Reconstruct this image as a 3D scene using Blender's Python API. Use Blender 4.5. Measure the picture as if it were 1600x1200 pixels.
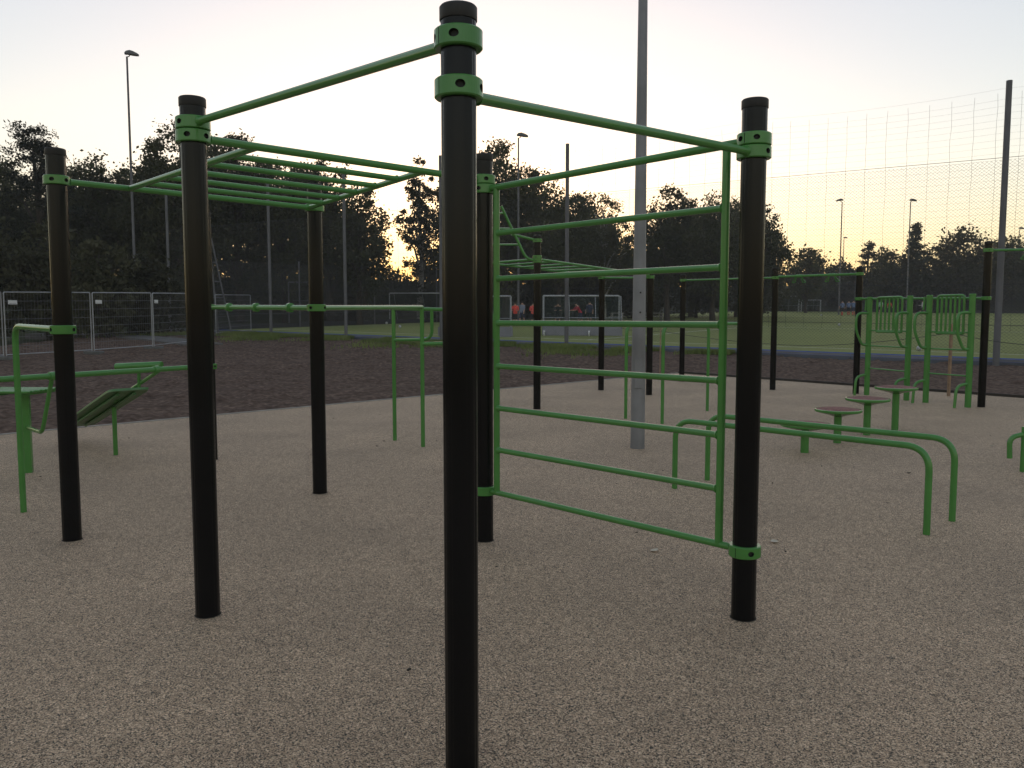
import bpy, math, random
import numpy as np
from mathutils import Vector, noise

for o in list(bpy.data.objects):
    bpy.data.objects.remove(o)
S = bpy.context.scene
COL = S.collection
V = Vector

# ------------------------------------------------------------------ camera
CAM_H = 1.5
F = 1290.0
TILT = math.atan(105.0 / F)
cam_data = bpy.data.cameras.new('camera')
cam_data.sensor_width = 36.0
cam_data.lens = F / 1600 * 36.0
cam_data.clip_end = 2000
cam = bpy.data.objects.new('camera', cam_data)
cam.location = (0, 0, CAM_H)
cam.rotation_euler = (math.pi / 2 - TILT, 0, 0)
COL.objects.link(cam)
S.camera = cam
S.render.resolution_x, S.render.resolution_y = 1024, 768

# ------------------------------------------------------------------ sky and sun
SUN_AZ = math.radians(-2.5)
SUN_EL = math.radians(0.5)
W = bpy.data.worlds.new('World')
S.world = W
W.use_nodes = True
wn, wl = W.node_tree.nodes, W.node_tree.links
wn.clear()
sky = wn.new('ShaderNodeTexSky')
sky.sky_type = 'NISHITA'
sky.sun_disc = False
sky.sun_elevation = SUN_EL
sky.sun_rotation = SUN_AZ
sky.altitude = 50
sky.air_density = 1.0
sky.dust_density = 1.6
sky.ozone_density = 0.3
hsv = wn.new('ShaderNodeHueSaturation')
hsv.inputs['Saturation'].default_value = 0.82
wb = wn.new('ShaderNodeMix')          # the camera's white balance
wb.data_type = 'RGBA'; wb.blend_type = 'MULTIPLY'
wb.inputs[0].default_value = 1.0
wb.inputs[7].default_value = (0.81, 1.0, 1.46, 1)
gam = wn.new('ShaderNodeGamma')       # hazy air: softer contrast between the sun's side and the rest
gam.inputs['Gamma'].default_value = 0.74
bg = wn.new('ShaderNodeBackground')
bg.inputs['Strength'].default_value = 0.13
wo = wn.new('ShaderNodeOutputWorld')
wl.new(sky.outputs[0], wb.inputs[6])
wl.new(wb.outputs[2], gam.inputs['Color'])
wl.new(gam.outputs[0], hsv.inputs['Color'])
wl.new(hsv.outputs[0], bg.inputs['Color'])
wl.new(bg.outputs[0], wo.inputs['Surface'])

sun_dir = V((math.sin(SUN_AZ) * math.cos(SUN_EL), math.cos(SUN_AZ) * math.cos(SUN_EL), math.sin(SUN_EL)))
sd = bpy.data.lights.new('sun', 'SUN')
sd.energy = 0.12
sd.angle = math.radians(3)
sd.color = (1.0, 0.72, 0.42)
sun = bpy.data.objects.new('sun', sd)
sun.rotation_euler = sun_dir.to_track_quat('Z', 'Y').to_euler()
sun.location = (0, 0, 30)
COL.objects.link(sun)
S.view_settings.view_transform = 'Standard'
S.view_settings.look = 'None'
S.view_settings.gamma = 1
S.view_settings.use_curve_mapping = False
S.view_settings.exposure = 2.42

# ------------------------------------------------------------------ geometry of the place
CT, ST = math.cos(TILT), math.sin(TILT)
SLOPE, Y0 = 0.0225, 24.0            # the pitch lies on a plane that rises gently away from the playground
UU = V((0.812, -0.584, 0)).normalized()
VV = V((0.584, 0.812, 0)).normalized()
C0 = V((-19.5, 50.0, 0))            # left near corner of the pitch

def ray(u, v):
    a, b = u - 800.0, 600.0 - v
    return V((a, F * CT + b * ST, -F * ST + b * CT))

def gz(y):
    return SLOPE * max(0.0, y - Y0)

def G(u, v):
    d = ray(u, v)
    t = -CAM_H / d.z if d.z < -1e-6 else 1e9
    if t * d.y > Y0:
        t = (CAM_H + SLOPE * Y0) / (SLOPE * d.y - d.z)
    p = V((0, 0, CAM_H)) + d * t
    return V((p.x, p.y, gz(p.y)))

def D(u, v, y):
    d = ray(u, v)
    t = y / d.y
    return V((d.x * t, y, CAM_H + d.z * t))

def zat(v, y):
    return D(800, v, y).z

def smooth(a, b, x):
    t = min(1, max(0, (x - a) / (b - a)))
    return t * t * (3 - 2 * t)

def hz(x, y):
    p = V((x, y, 0)) - C0
    s, t = p.dot(UU), p.dot(VV)
    out = max(-s, (t - 95) * 1.0)
    return gz(y) + 4.6 * smooth(3, 34, out) * smooth(-5, 20, t + 4)

def on_bar(u, a, b):
    """the point of the level bar a-b that is seen in column u"""
    k = (u - 800.0) / F
    lo, hi = 0.0, 1.0
    def col(t):
        p = a.lerp(b, t)
        zc = p.y * CT - (p.z - CAM_H) * ST
        return p.x / zc - k
    f0 = col(lo)
    for _ in range(50):
        m = (lo + hi) / 2
        if (col(m) > 0) == (f0 > 0):
            lo = m
        else:
            hi = m
    return a.lerp(b, lo)

# ------------------------------------------------------------------ mesh builder
class MB:
    def __init__(self):
        self.v, self.f, self.m = [], [], []

    def add(self, vs, fs, m=0):
        n = len(self.v)
        self.v += [tuple(p) for p in vs]
        self.f += [tuple(i + n for i in f) for f in fs]
        self.m += [m] * len(fs)
        return self

    def box(self, c, s, rz=0, m=0, bev=0.0):
        c = V(c)
        x, y, z = s[0] / 2, s[1] / 2, s[2] / 2
        ca, sa = math.cos(rz), math.sin(rz)
        def T(a, b, d):
            return (c.x + a * ca - b * sa, c.y + a * sa + b * ca, c.z + d)
        if bev <= 0:
            vs = [T(i * x, j * y, k * z) for k in (-1, 1) for j in (-1, 1) for i in (-1, 1)]
            return self.add(vs, [(0, 2, 3, 1), (4, 5, 7, 6), (0, 1, 5, 4), (2, 6, 7, 3), (0, 4, 6, 2), (1, 3, 7, 5)], m)
        rings = []
        for (e, zz) in ((bev, -z), (0, -z + bev), (0, z - bev), (bev, z)):
            X, Y = x - e, y - e
            b2 = bev * 0.6
            rings.append([T(a, b, zz) for a, b in ((-X + b2, -Y), (X - b2, -Y), (X, -Y + b2), (X, Y - b2), (X - b2, Y), (-X + b2, Y), (-X, Y - b2), (-X, -Y + b2))])
        return self.loft(rings, m)

    def loft(self, rings, m=0, caps=True):
        n = len(rings[0])
        vs = [p for r in rings for p in r]
        fs = []
        for i in range(len(rings) - 1):
            for j in range(n):
                k = (j + 1) % n
                fs.append((i * n + j, i * n + k, (i + 1) * n + k, (i + 1) * n + j))
        if caps:
            fs.append(tuple(range(n - 1, -1, -1)))
            fs.append(tuple((len(rings) - 1) * n + j for j in range(n)))
        return self.add(vs, fs, m)

    def tube(self, pts, r, seg=12, m=0, caps=True):
        pts = [V(p) for p in pts]
        rr = r if isinstance(r, (list, tuple)) else [r] * len(pts)
        t0 = (pts[1] - pts[0]).normalized()
        ref = V((0, 0, 1)) if abs(t0.z) < 0.9 else V((0, 1, 0))
        n = t0.cross(ref).normalized()
        rings = []
        for i, p in enumerate(pts):
            if i == 0:
                t = t0
            elif i == len(pts) - 1:
                t = (pts[i] - pts[i - 1]).normalized()
            else:
                t = ((pts[i] - pts[i - 1]).normalized() + (pts[i + 1] - pts[i]).normalized()).normalized()
            n = (n - t * n.dot(t)).normalized()
            b = t.cross(n)
            rings.append([p + (n * math.cos(a) + b * math.sin(a)) * rr[i] for a in (2 * math.pi * k / seg for k in range(seg))])
        return self.loft(rings, m, caps)

    def lathe(self, c, prof, seg=32, m=0):
        c = V(c)
        rings = [[(c.x + r * math.cos(a), c.y + r * math.sin(a), c.z + z) for a in (2 * math.pi * k / seg for k in range(seg))] for r, z in prof]
        return self.loft(rings, m, True)

    def mesh(self, name, mats, origin=V((0, 0, 0)), smooth_on=True):
        me = bpy.data.meshes.new(name)
        o = origin
        me.from_pydata([(p[0] - o.x, p[1] - o.y, p[2] - o.z) for p in self.v], [], self.f)
        for mt in (mats if isinstance(mats, (list, tuple)) else [mats]):
            me.materials.append(M[mt])
        me.polygons.foreach_set('material_index', self.m)
        if smooth_on:
            me.polygons.foreach_set('use_smooth', [True] * len(self.f))
            me.set_sharp_from_angle(angle=math.radians(38))
        me.update()
        return me

def fillet(pts, rad, n=7):
    pts = [V(p) for p in pts]
    out = [pts[0]]
    for i in range(1, len(pts) - 1):
        a, p, b = pts[i - 1], pts[i], pts[i + 1]
        d1, d2 = (a - p), (b - p)
        l = min(rad, d1.length * 0.48, d2.length * 0.48)
        q1, q2 = p + d1.normalized() * l, p + d2.normalized() * l
        for k in range(n + 1):
            t = k / n
            out.append(q1 * (1 - t) ** 2 + p * 2 * t * (1 - t) * 0.93 + p * 2 * t * (1 - t) * 0.07 + q2 * t * t)
    out.append(pts[-1])
    return out

def welded(a, b, r, R):
    """a rung run into a tube of radius R at each end, with its weld beads"""
    a, b = V(a), V(b)
    d = (b - a).normalized()
    m = MB()
    off = [(0, 1.0), (R - 0.004, 1.0), (R - 0.002, 1.34), (R + 0.003, 1.30), (R + 0.008, 1.08), (R + 0.011, 1.0)]
    pts = [a + d * o for o, k in off] + [b - d * o for o, k in reversed(off)]
    return m.tube(pts, [r * k for o, k in off] + [r * k for o, k in reversed(off)], 16)

def root_loc(o):
    while o.parent:
        o = o.parent
    return V(o.location)

def tag(o, label=None, cat=None, group=None, kind=None):
    if label: o['label'] = label
    if cat: o['category'] = cat
    if group: o['group'] = group
    if kind: o['kind'] = kind
    return o

def thing(name, label, cat, loc, group=None):
    o = bpy.data.objects.new(name, None)
    o.empty_display_size = 0.1
    o.location = loc
    COL.objects.link(o)
    return tag(o, label, cat, group)

def part(name, mb, mat, parent, kind=None, label=None, smooth_on=True):
    o = bpy.data.objects.new(name, mb.mesh(name, mat, root_loc(parent), smooth_on))
    COL.objects.link(o)
    o.parent = parent
    return tag(o, label, None, None, kind)

def solo(name, mb, mat, loc, label, cat, group=None, kind=None, smooth_on=True):
    loc = V(loc)
    o = bpy.data.objects.new(name, mb.mesh(name, mat, loc, smooth_on))
    o.location = loc
    COL.objects.link(o)
    return tag(o, label, cat, group, kind)

def struct(name, mb, mat, kind='structure', smooth_on=True):
    o = bpy.data.objects.new(name, mb.mesh(name, mat, V((0, 0, 0)), smooth_on))
    COL.objects.link(o)
    o['kind'] = kind
    return o

# ------------------------------------------------------------------ materials
M = {}
def mat(name):
    m = bpy.data.materials.new(name)
    m.use_nodes = True
    nt = m.node_tree
    M[name] = m
    return m, nt.nodes, nt.links, nt.nodes['Principled BSDF']

def ramp(n, stops):
    r = n.new('ShaderNodeValToRGB')
    e = r.color_ramp.elements
    while len(e) < len(stops):
        e.new(0.5)
    for i, (p, c) in enumerate(stops):
        e[i].position = p
        e[i].color = (c[0], c[1], c[2], 1) if len(c) == 3 else c
    return r

def tex(n, l, kind, scale, coord='Object', detail=4, **kw):
    tc = n.new('ShaderNodeTexCoord')
    if coord == 'World':
        g = n.new('ShaderNodeNewGeometry')
        src = g.outputs['Position']
    else:
        src = tc.outputs[coord]
    t = n.new('ShaderNodeTexNoise' if kind == 'noise' else 'ShaderNodeTexVoronoi')
    t.inputs['Scale'].default_value = scale
    if kind == 'noise':
        t.inputs['Detail'].default_value = detail
    l.new(src, t.inputs['Vector'])
    return t

def bump(n, l, bs, h, strength, dist):
    b = n.new('ShaderNodeBump')
    b.inputs['Strength'].default_value = strength
    b.inputs['Distance'].default_value = dist
    l.new(h, b.inputs['Height'])
    l.new(b.outputs[0], bs.inputs['Normal'])

def mix(n, l, kind, fac, a, b):
    x = n.new('ShaderNodeMix')
    x.data_type = 'RGBA'
    x.blend_type = kind
    if isinstance(fac, (int, float)):
        x.inputs[0].default_value = fac
    else:
        l.new(fac, x.inputs[0])
    for s, i in ((a, 6), (b, 7)):
        if isinstance(s, tuple):
            x.inputs[i].default_value = (s[0], s[1], s[2], 1)
        else:
            l.new(s, x.inputs[i])
    return x.outputs[2]

def paint(name, col, rough=0.35, var=0.15, scale=6, metal=0.0, spec=0.5, bmp=0.02):
    m, n, l, b = mat(name)
    t = tex(n, l, 'noise', scale, 'World', 6)
    r = ramp(n, [(0.3, tuple(c * (1 - var) for c in col)), (0.7, tuple(c * (1 + var) for c in col))])
    l.new(t.outputs[0], r.inputs[0])
    l.new(r.outputs[0], b.inputs['Base Color'])
    rr = n.new('ShaderNodeMapRange')
    rr.inputs['To Min'].default_value = rough * 0.8
    rr.inputs['To Max'].default_value = rough * 1.25
    l.new(t.outputs[0], rr.inputs['Value'])
    l.new(rr.outputs[0], b.inputs['Roughness'])
    b.inputs['Metallic'].default_value = metal
    b.inputs['Specular IOR Level'].default_value = spec
    if bmp:
        t2 = tex(n, l, 'noise', 160, 'World', 2)
        bump(n, l, b, t2.outputs[0], bmp, 0.004)
    return m

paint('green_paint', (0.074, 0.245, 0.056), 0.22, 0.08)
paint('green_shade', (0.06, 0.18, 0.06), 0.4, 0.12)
paint('post_black', (0.0045, 0.0050, 0.0062), 0.22, 0.2, 3, 0.0, 0.25)
paint('cap_black', (0.014, 0.014, 0.015), 0.5, 0.2)
paint('bolt_dark', (0.01, 0.014, 0.01), 0.6, 0.2)
paint('steel_galv', (0.23, 0.235, 0.25), 0.5, 0.22, 2.5, 0.35)
paint('steel_post', (0.13, 0.13, 0.14), 0.55, 0.2, 1.5, 0.2)
paint('wire', (0.16, 0.16, 0.17), 0.6, 0.15)
paint('wire_dark', (0.05, 0.05, 0.055), 0.7, 0.15)
paint('fence_steel', (0.34, 0.35, 0.37), 0.45, 0.15, 3, 0.4)
paint('white_paint', (0.72, 0.72, 0.72), 0.5, 0.06)
paint('goal_white', (0.46, 0.46, 0.47), 0.5, 0.08)
paint('board_grey', (0.17, 0.175, 0.20), 0.6, 0.18, 1.2)
paint('board_dark', (0.09, 0.10, 0.125), 0.6, 0.2, 1.2)
paint('goal_board', (0.26, 0.26, 0.30), 0.6, 0.12, 1.5)
paint('concrete', (0.13, 0.13, 0.125), 0.85, 0.2, 8)
paint('wood', (0.30, 0.20, 0.13), 0.75, 0.25, 12)
paint('lamp_grey', (0.10, 0.10, 0.105), 0.5, 0.15)
paint('bark', (0.045, 0.035, 0.026), 0.9, 0.35, 3)
paint('bark_birch', (0.34, 0.32, 0.29), 0.9, 0.5, 4)
paint('skin', (0.46, 0.27, 0.19), 0.6, 0.08)
paint('hair', (0.035, 0.025, 0.018), 0.7, 0.2)
for nm, c in (('red_shirt', (0.75, 0.09, 0.07)), ('crimson_shirt', (0.50, 0.03, 0.06)), ('grey_shirt', (0.24, 0.27, 0.36)), ('black_cloth', (0.014, 0.014, 0.018)),
              ('navy_cloth', (0.03, 0.035, 0.08)), ('blue_shirt', (0.16, 0.22, 0.38)), ('mint_shirt', (0.42, 0.62, 0.48)), ('white_shirt', (0.66, 0.66, 0.68)), ('red_sock', (0.6, 0.06, 0.05))):
    paint(nm, c, 0.85, 0.15, 9)
paint('leaf_dry', (0.52, 0.46, 0.36), 0.8, 0.2, 40)
paint('debris', (0.03, 0.026, 0.02), 0.9, 0.3, 40)
paint('edging', (0.33, 0.31, 0.28), 0.8, 0.2, 5)
paint('edging_dark', (0.045, 0.038, 0.032), 0.85, 0.25, 5)

def rubber(name, stops, scale, big):
    m, n, l, b = mat(name)
    v = tex(n, l, 'vor', scale, 'World')
    sep = n.new('ShaderNodeSeparateColor')
    l.new(v.outputs['Color'], sep.inputs[0])
    r = ramp(n, stops)
    r.color_ramp.interpolation = 'CONSTANT'
    l.new(sep.outputs[0], r.inputs[0])
    t = tex(n, l, 'noise', 0.8, 'World', 5)
    t2 = tex(n, l, 'noise', 14, 'World', 4)
    r2 = ramp(n, [(0.3, (big[0],) * 3), (0.72, (big[1],) * 3)])
    l.new(t.outputs[0], r2.inputs[0])
    r3 = ramp(n, [(0.3, (0.86,) * 3), (0.7, (1.1,) * 3)])
    l.new(t2.outputs[0], r3.inputs[0])
    c = mix(n, l, 'MULTIPLY', 1.0, r.outputs[0], r2.outputs[0])
    c = mix(n, l, 'MULTIPLY', 1.0, c, r3.outputs[0])
    t4 = tex(n, l, 'noise', 0.33, 'World', 3)
    r4 = ramp(n, [(0.56, (1, 1, 1)), (0.64, (0.93, 0.93, 0.94)), (0.72, (1, 1, 1))])
    l.new(t4.outputs[0], r4.inputs[0])
    c = mix(n, l, 'MULTIPLY', 1.0, c, r4.outputs[0])
    t5 = tex(n, l, 'noise', 3.1, 'World', 6)
    r5 = ramp(n, [(0.60, (1, 1, 1)), (0.76, (0.86, 0.85, 0.83))])
    l.new(t5.outputs[0], r5.inputs[0])
    c = mix(n, l, 'MULTIPLY', 1.0, c, r5.outputs[0])
    l.new(c, b.inputs['Base Color'])
    b.inputs['Roughness'].default_value = 0.75
    b.inputs['Specular IOR Level'].default_value = 0.5
    b.inputs['Sheen Weight'].default_value = 0.14
    b.inputs['Sheen Tint'].default_value = (1.0, 0.9, 0.76, 1)
    b.inputs['Sheen Roughness'].default_value = 0.4
    bump(n, l, b, v.outputs['Distance'], 0.55, 0.006)
rubber('rubber_beige', [(0.0, (0.010, 0.007, 0.0045)), (0.19, (0.15, 0.099, 0.059)), (0.34, (0.425, 0.290, 0.184)), (0.63, (0.575, 0.400, 0.258)), (0.87, (0.85, 0.64, 0.44))], 220, (0.8, 1.08))  # darkest stop: dark granules, and shade in the pits put into the colour
rubber('rubber_red', [(0.0, (0.04, 0.012, 0.012)), (0.2, (0.17, 0.042, 0.04)), (0.5, (0.27, 0.07, 0.062)), (0.85, (0.36, 0.12, 0.105))], 220, (0.85, 1.05))

def soil():
    m, n, l, b = mat('soil')
    t = tex(n, l, 'noise', 1.1, 'World', 8)
    t2 = tex(n, l, 'noise', 9, 'World', 8)
    r = ramp(n, [(0.28, (0.042, 0.025, 0.018)), (0.5, (0.100, 0.066, 0.049)), (0.70, (0.180, 0.128, 0.100))])
    l.new(t2.outputs[0], r.inputs[0])
    r2 = ramp(n, [(0.3, (0.75, 0.7, 0.68)), (0.7, (1.15, 1.12, 1.1))])
    l.new(t.outputs[0], r2.inputs[0])
    c = mix(n, l, 'MULTIPLY', 1.0, r.outputs[0], r2.outputs[0])
    l.new(c, b.inputs['Base Color'])
    b.inputs['Roughness'].default_value = 0.95
    b.inputs['Specular IOR Level'].default_value = 0.2
    bump(n, l, b, t2.outputs[0], 0.7, 0.08)
soil()

def grassy(name, a, b_, scale, big=0.3):
    m, n, l, b = mat(name)
    t = tex(n, l, 'noise', scale, 'World', 8)
    t2 = tex(n, l, 'noise', 0.12, 'World', 4)
    r = ramp(n, [(0.28, a), (0.72, b_)])
    l.new(t.outputs[0], r.inputs[0])
    r2 = ramp(n, [(0.3, (1 - big,) * 3), (0.7, (1 + big,) * 3)])
    l.new(t2.outputs[0], r2.inputs[0])
    c = mix(n, l, 'MULTIPLY', 1.0, r.outputs[0], r2.outputs[0])
    l.new(c, b.inputs['Base Color'])
    b.inputs['Roughness'].default_value = 0.95
    b.inputs['Specular IOR Level'].default_value = 0.15
    bump(n, l, b, t.outputs[0], 0.5, 0.1)
grassy('grass_far', (0.022, 0.030, 0.012), (0.055, 0.062, 0.028), 2.0)
grassy('turf', (0.19, 0.21, 0.065), (0.245, 0.265, 0.092), 5.0, 0.08)
grassy('turf_blue', (0.02, 0.055, 0.23), (0.028, 0.075, 0.29), 6.0, 0.06)
grassy('path_grey', (0.11, 0.105, 0.10), (0.17, 0.16, 0.155), 3.0, 0.15)
grassy('turf_line', (0.55, 0.56, 0.52), (0.7, 0.7, 0.66), 3.0, 0.05)

def foliage(name, a, b_, trans):
    m, n, l, b = mat(name)
    out = n['Material Output']
    t = tex(n, l, 'noise', 0.55, 'World', 3)
    oi = n.new('ShaderNodeObjectInfo')
    r = ramp(n, [(0.3, a), (0.7, b_)])
    l.new(t.outputs[0], r.inputs[0])
    h = n.new('ShaderNodeHueSaturation')
    mr = n.new('ShaderNodeMapRange')
    mr.inputs['To Min'].default_value = 0.7
    mr.inputs['To Max'].default_value = 1.3
    l.new(oi.outputs['Random'], mr.inputs['Value'])
    l.new(mr.outputs[0], h.inputs['Value'])
    l.new(r.outputs[0], h.inputs['Color'])
    l.new(h.outputs[0], b.inputs['Base Color'])
    b.inputs['Roughness'].default_value = 0.75
    b.inputs['Specular IOR Level'].default_value = 0.2
    tr = n.new('ShaderNodeBsdfTranslucent')
    l.new(h.outputs[0], tr.inputs['Color'])
    mx = n.new('ShaderNodeMixShader')
    mx.inputs[0].default_value = trans
    l.new(b.outputs[0], mx.inputs[1])
    l.new(tr.outputs[0], mx.inputs[2])
    l.new(mx.outputs[0], out.inputs['Surface'])
foliage('leaf_oak', (0.040, 0.045, 0.020), (0.080, 0.083, 0.038), 0.32)
foliage('leaf_birch', (0.05, 0.055, 0.022), (0.11, 0.105, 0.05), 0.5)
foliage('leaf_pine', (0.016, 0.022, 0.014), (0.036, 0.042, 0.024), 0.15)
foliage('leaf_shrub', (0.045, 0.048, 0.025), (0.088, 0.085, 0.045), 0.25)
foliage('grass_blade', (0.11, 0.15, 0.04), (0.20, 0.23, 0.08), 0.3)

def veil(name, col, alpha, pitch):
    """woven net whose threads are far too fine to pick apart at this distance"""
    m, n, l, b = mat(name)
    out = n['Material Output']
    g = n.new('ShaderNodeNewGeometry')
    sep = n.new('ShaderNodeSeparateXYZ')
    l.new(g.outputs['Position'], sep.inputs[0])
    mm = []
    for s in (1, -1):
        a = n.new('ShaderNodeMath'); a.operation = 'MULTIPLY_ADD'
        a.inputs[1].default_value = s * 1.0
        l.new(sep.outputs['X'], a.inputs[0]); l.new(sep.outputs['Z'], a.inputs[2])
        f = n.new('ShaderNodeMath'); f.operation = 'PINGPONG'; f.inputs[1].default_value = pitch / 2
        l.new(a.outputs[0], f.inputs[0])
        c = n.new('ShaderNodeMath'); c.operation = 'LESS_THAN'; c.inputs[1].default_value = pitch / 2 * alpha * 0.5
        l.new(f.outputs[0], c.inputs[0]); mm.append(c)
    mxm = n.new('ShaderNodeMath'); mxm.operation = 'MAXIMUM'
    l.new(mm[0].outputs[0], mxm.inputs[0]); l.new(mm[1].outputs[0], mxm.inputs[1])
    b.inputs['Base Color'].default_value = (*col, 1)
    b.inputs['Roughness'].default_value = 0.8
    tr = n.new('ShaderNodeBsdfTransparent')
    mx = n.new('ShaderNodeMixShader')
    l.new(mxm.outputs[0], mx.inputs[0])
    l.new(tr.outputs[0], mx.inputs[1]); l.new(b.outputs[0], mx.inputs[2])
    l.new(mx.outputs[0], out.inputs['Surface'])
veil('net_fine', (0.07, 0.07, 0.075), 0.13, 0.10)
veil('net_goal', (0.04, 0.075, 0.065), 0.22, 0.09)
veil('net_far', (0.06, 0.06, 0.065), 0.25, 0.12)

# ------------------------------------------------------------------ the setting
# ground: one sheet out to the horizon
mb = MB()
xs = [-320, -250] + [-150 + 6 * i for i in range(59)] + [260, 320]
ys = [-60, -20, 0, 12] + [18 + 5 * i for i in range(34)] + [230, 290, 350]
vs = [(x, y, hz(x, y) - 0.25) for y in ys for x in xs]
nx = len(xs)
mb.add(vs, [(j * nx + i, j * nx + i + 1, (j + 1) * nx + i + 1, (j + 1) * nx + i) for j in range(len(ys) - 1) for i in range(nx - 1)])
ground = struct('ground', mb, 'grass_far')

# playground: beige rubber granulate
CORNER = G(1060, 583)
LDIR = (G(0, 680) - CORNER).normalized()
RDIR = (G(1600, 622) - CORNER).normalized()
PL = [CORNER, CORNER + LDIR * 34, V((-22, -9, 0)), V((22, -9, 0)), CORNER + RDIR * 26]
mb = MB()
mb.add([(p.x, p.y, 0.0) for p in PL] + [(p.x, p.y, -0.12) for p in PL],
       [(0, 1, 2, 3, 4)] + [(i, i + 5, (i + 1) % 5 + 5, (i + 1) % 5) for i in range(5)])
struct('playground_surface', mb, 'rubber_beige', smooth_on=False)
def strip(a, b, w, z0, z1, off):
    d = (b - a).normalized()
    n = V((-d.y, d.x, 0))
    m = MB()
    p = [a + n * off, b + n * off, b + n * (off + w), a + n * (off + w)]
    m.add([(q.x, q.y, z0) for q in p] + [(q.x, q.y, z1) for q in p],
          [(3, 2, 1, 0), (4, 5, 6, 7), (0, 1, 5, 4), (1, 2, 6, 5), (2, 3, 7, 6), (3, 0, 4, 7)])
    return m
struct('edging_strip', strip(CORNER + LDIR * 30, CORNER, 0.05, -0.1, 0.012, 0.002), 'edging', smooth_on=False)
struct('edging_board', strip(CORNER, CORNER + RDIR * 24, 0.06, -0.1, 0.05, 0.002), 'edging_dark', smooth_on=False)

# fence line along the pitch
FA = C0 + UU * 2
def fence_pt(s):
    p = C0 + UU * s
    return V((p.x, p.y, gz(p.y)))

# soil: real clods between playground and pitch
def out_dist(x, y):
    """distance outside the playground"""
    nl = V((LDIR.y, -LDIR.x, 0)); nl = nl if nl.x < 0 else -nl
    nr = V((RDIR.y, -RDIR.x, 0)); nr = nr if nr.x > 0 else -nr
    p = V((x, y, 0)) - CORNER
    return max(p.dot(nl), p.dot(nr))
mb = MB()
step = 0.17
gx = np.arange(-22, 24, step)
gy = np.arange(6.5, 52, step)
idx = {}
vv, ff = [], []
for j, y in enumerate(gy):
    for i, x in enumerate(gx):
        e = out_dist(x, y)
        if e < -0.45:
            continue
        q = V((x, y, 0)) - C0
        if q.dot(VV) > 0.25 or q.dot(UU) < -3:
            continue
        n1 = noise.noise(V((x * 0.5, y * 0.5, 3)))
        n2 = noise.noise(V((x * 2.6, y * 2.6, 7)))
        n3 = noise.noise(V((x * 6.1, y * 6.1, 1)))
        k = smooth(0, 0.6, e)
        n4 = max(0, noise.noise(V((x * 3.3, y * 3.3, 21))) - 0.15)
        z = gz(y) - 0.035 + k * (0.015 + 0.05 * n1 + 0.045 * max(-0.3, n2) + 0.032 * n3 + 0.10 * n4)
        idx[(i, j)] = len(vv)
        vv.append((x, y, z))
for (i, j), a in idx.items():
    b, c, d = idx.get((i + 1, j)), idx.get((i + 1, j + 1)), idx.get((i, j + 1))
    if b is not None and c is not None and d is not None:
        ff.append((a, b, c, d))
mb.add(vv, ff)
struct('soil_ground', mb, 'soil')

# pitch on its rising plane
def plane_quad(s0, s1, t0, t1, lift, m=None):
    m = m or MB()
    pts = []
    for s, t in ((s0, t0), (s1, t0), (s1, t1), (s0, t1)):
        p = C0 + UU * s + VV * t
        pts.append((p.x, p.y, SLOPE * (p.y - Y0) + lift))
    return m.add(pts, [(0, 1, 2, 3)])
mb = plane_quad(0, 110, 0.3, 97, 0.06)
struct('pitch', mb, 'turf', smooth_on=False)
struct('blue_strip', plane_quad(0, 110, 0.4, 2.4, 0.066), 'turf_blue', smooth_on=False)
mb = MB()
for a in ((2, 108, 4.6, 4.7), (2, 108, 27, 27.12), (2, 2.1, 4.7, 90), (2, 108, 90, 90.15), (25, 25.12, 4.7, 27)):
    plane_quad(*a, 0.070, mb)
struct('pitch_markings', mb, 'turf_line', smooth_on=False)
# grey path behind the site fence
def path_strip(pts, w, lift):
    m = MB()
    rings = []
    for i, p in enumerate(pts):
        a = pts[max(0, i - 1)]; b = pts[min(len(pts) - 1, i + 1)]
        d = flat(a, b); nn = V((-d.y, d.x, 0))
        l, r = p - nn * w / 2, p + nn * w / 2
        zl, zr = hz(l.x, l.y), hz(r.x, r.y)
        rings.append([(l.x, l.y, zl - 0.3), (r.x, r.y, zr - 0.3), (r.x, r.y, zr + lift), (l.x, l.y, zl + lift)])
    return m.loft(rings)
def flat(a, b):
    return V((b.x - a.x, b.y - a.y, 0)).normalized()
struct('path', path_strip([G(u, v) for u, v in ((318, 539), (285, 534.5), (250, 530), (205, 526.5), (150, 524), (60, 522))], 1.7, 0.05), 'path_grey', smooth_on=False)

# ------------------------------------------------------------------ posts, collars, bars
PR = 0.0595
def pole(name, p, top, parent, r=PR, base_z=0.0):
    m = MB()
    ring = [(2 * math.pi * k / 60, r - (0.0011 if k % 5 == 0 else 0.0)) for k in range(60)]      # shallow flutes
    m.loft([[(p.x + q * math.cos(a), p.y + q * math.sin(a), zz) for a, q in ring] for zz in (base_z - 0.1, top - 0.012)])
    o = part(name, m, 'post_black', parent, smooth_on=False)
    c = MB()
    rc = r + 0.0035
    c.lathe((p.x, p.y, top), [(rc - 0.001, -0.045), (rc, -0.043), (rc, -0.006), (rc - 0.004, -0.0012), (rc - 0.011, 0.0)], 40)
    part('cap', c, 'cap_black', o)
    if base_z == 0.0:
        part('base_gap_shade', MB().lathe((p.x, p.y, 0), [(r - 0.002, 0.003), (r + 0.002, 0.003), (r + 0.005, 0.0012)], 32), 'debris', o)  # dark ring laid round the post foot, standing in for the gap's shade
    return o

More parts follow.
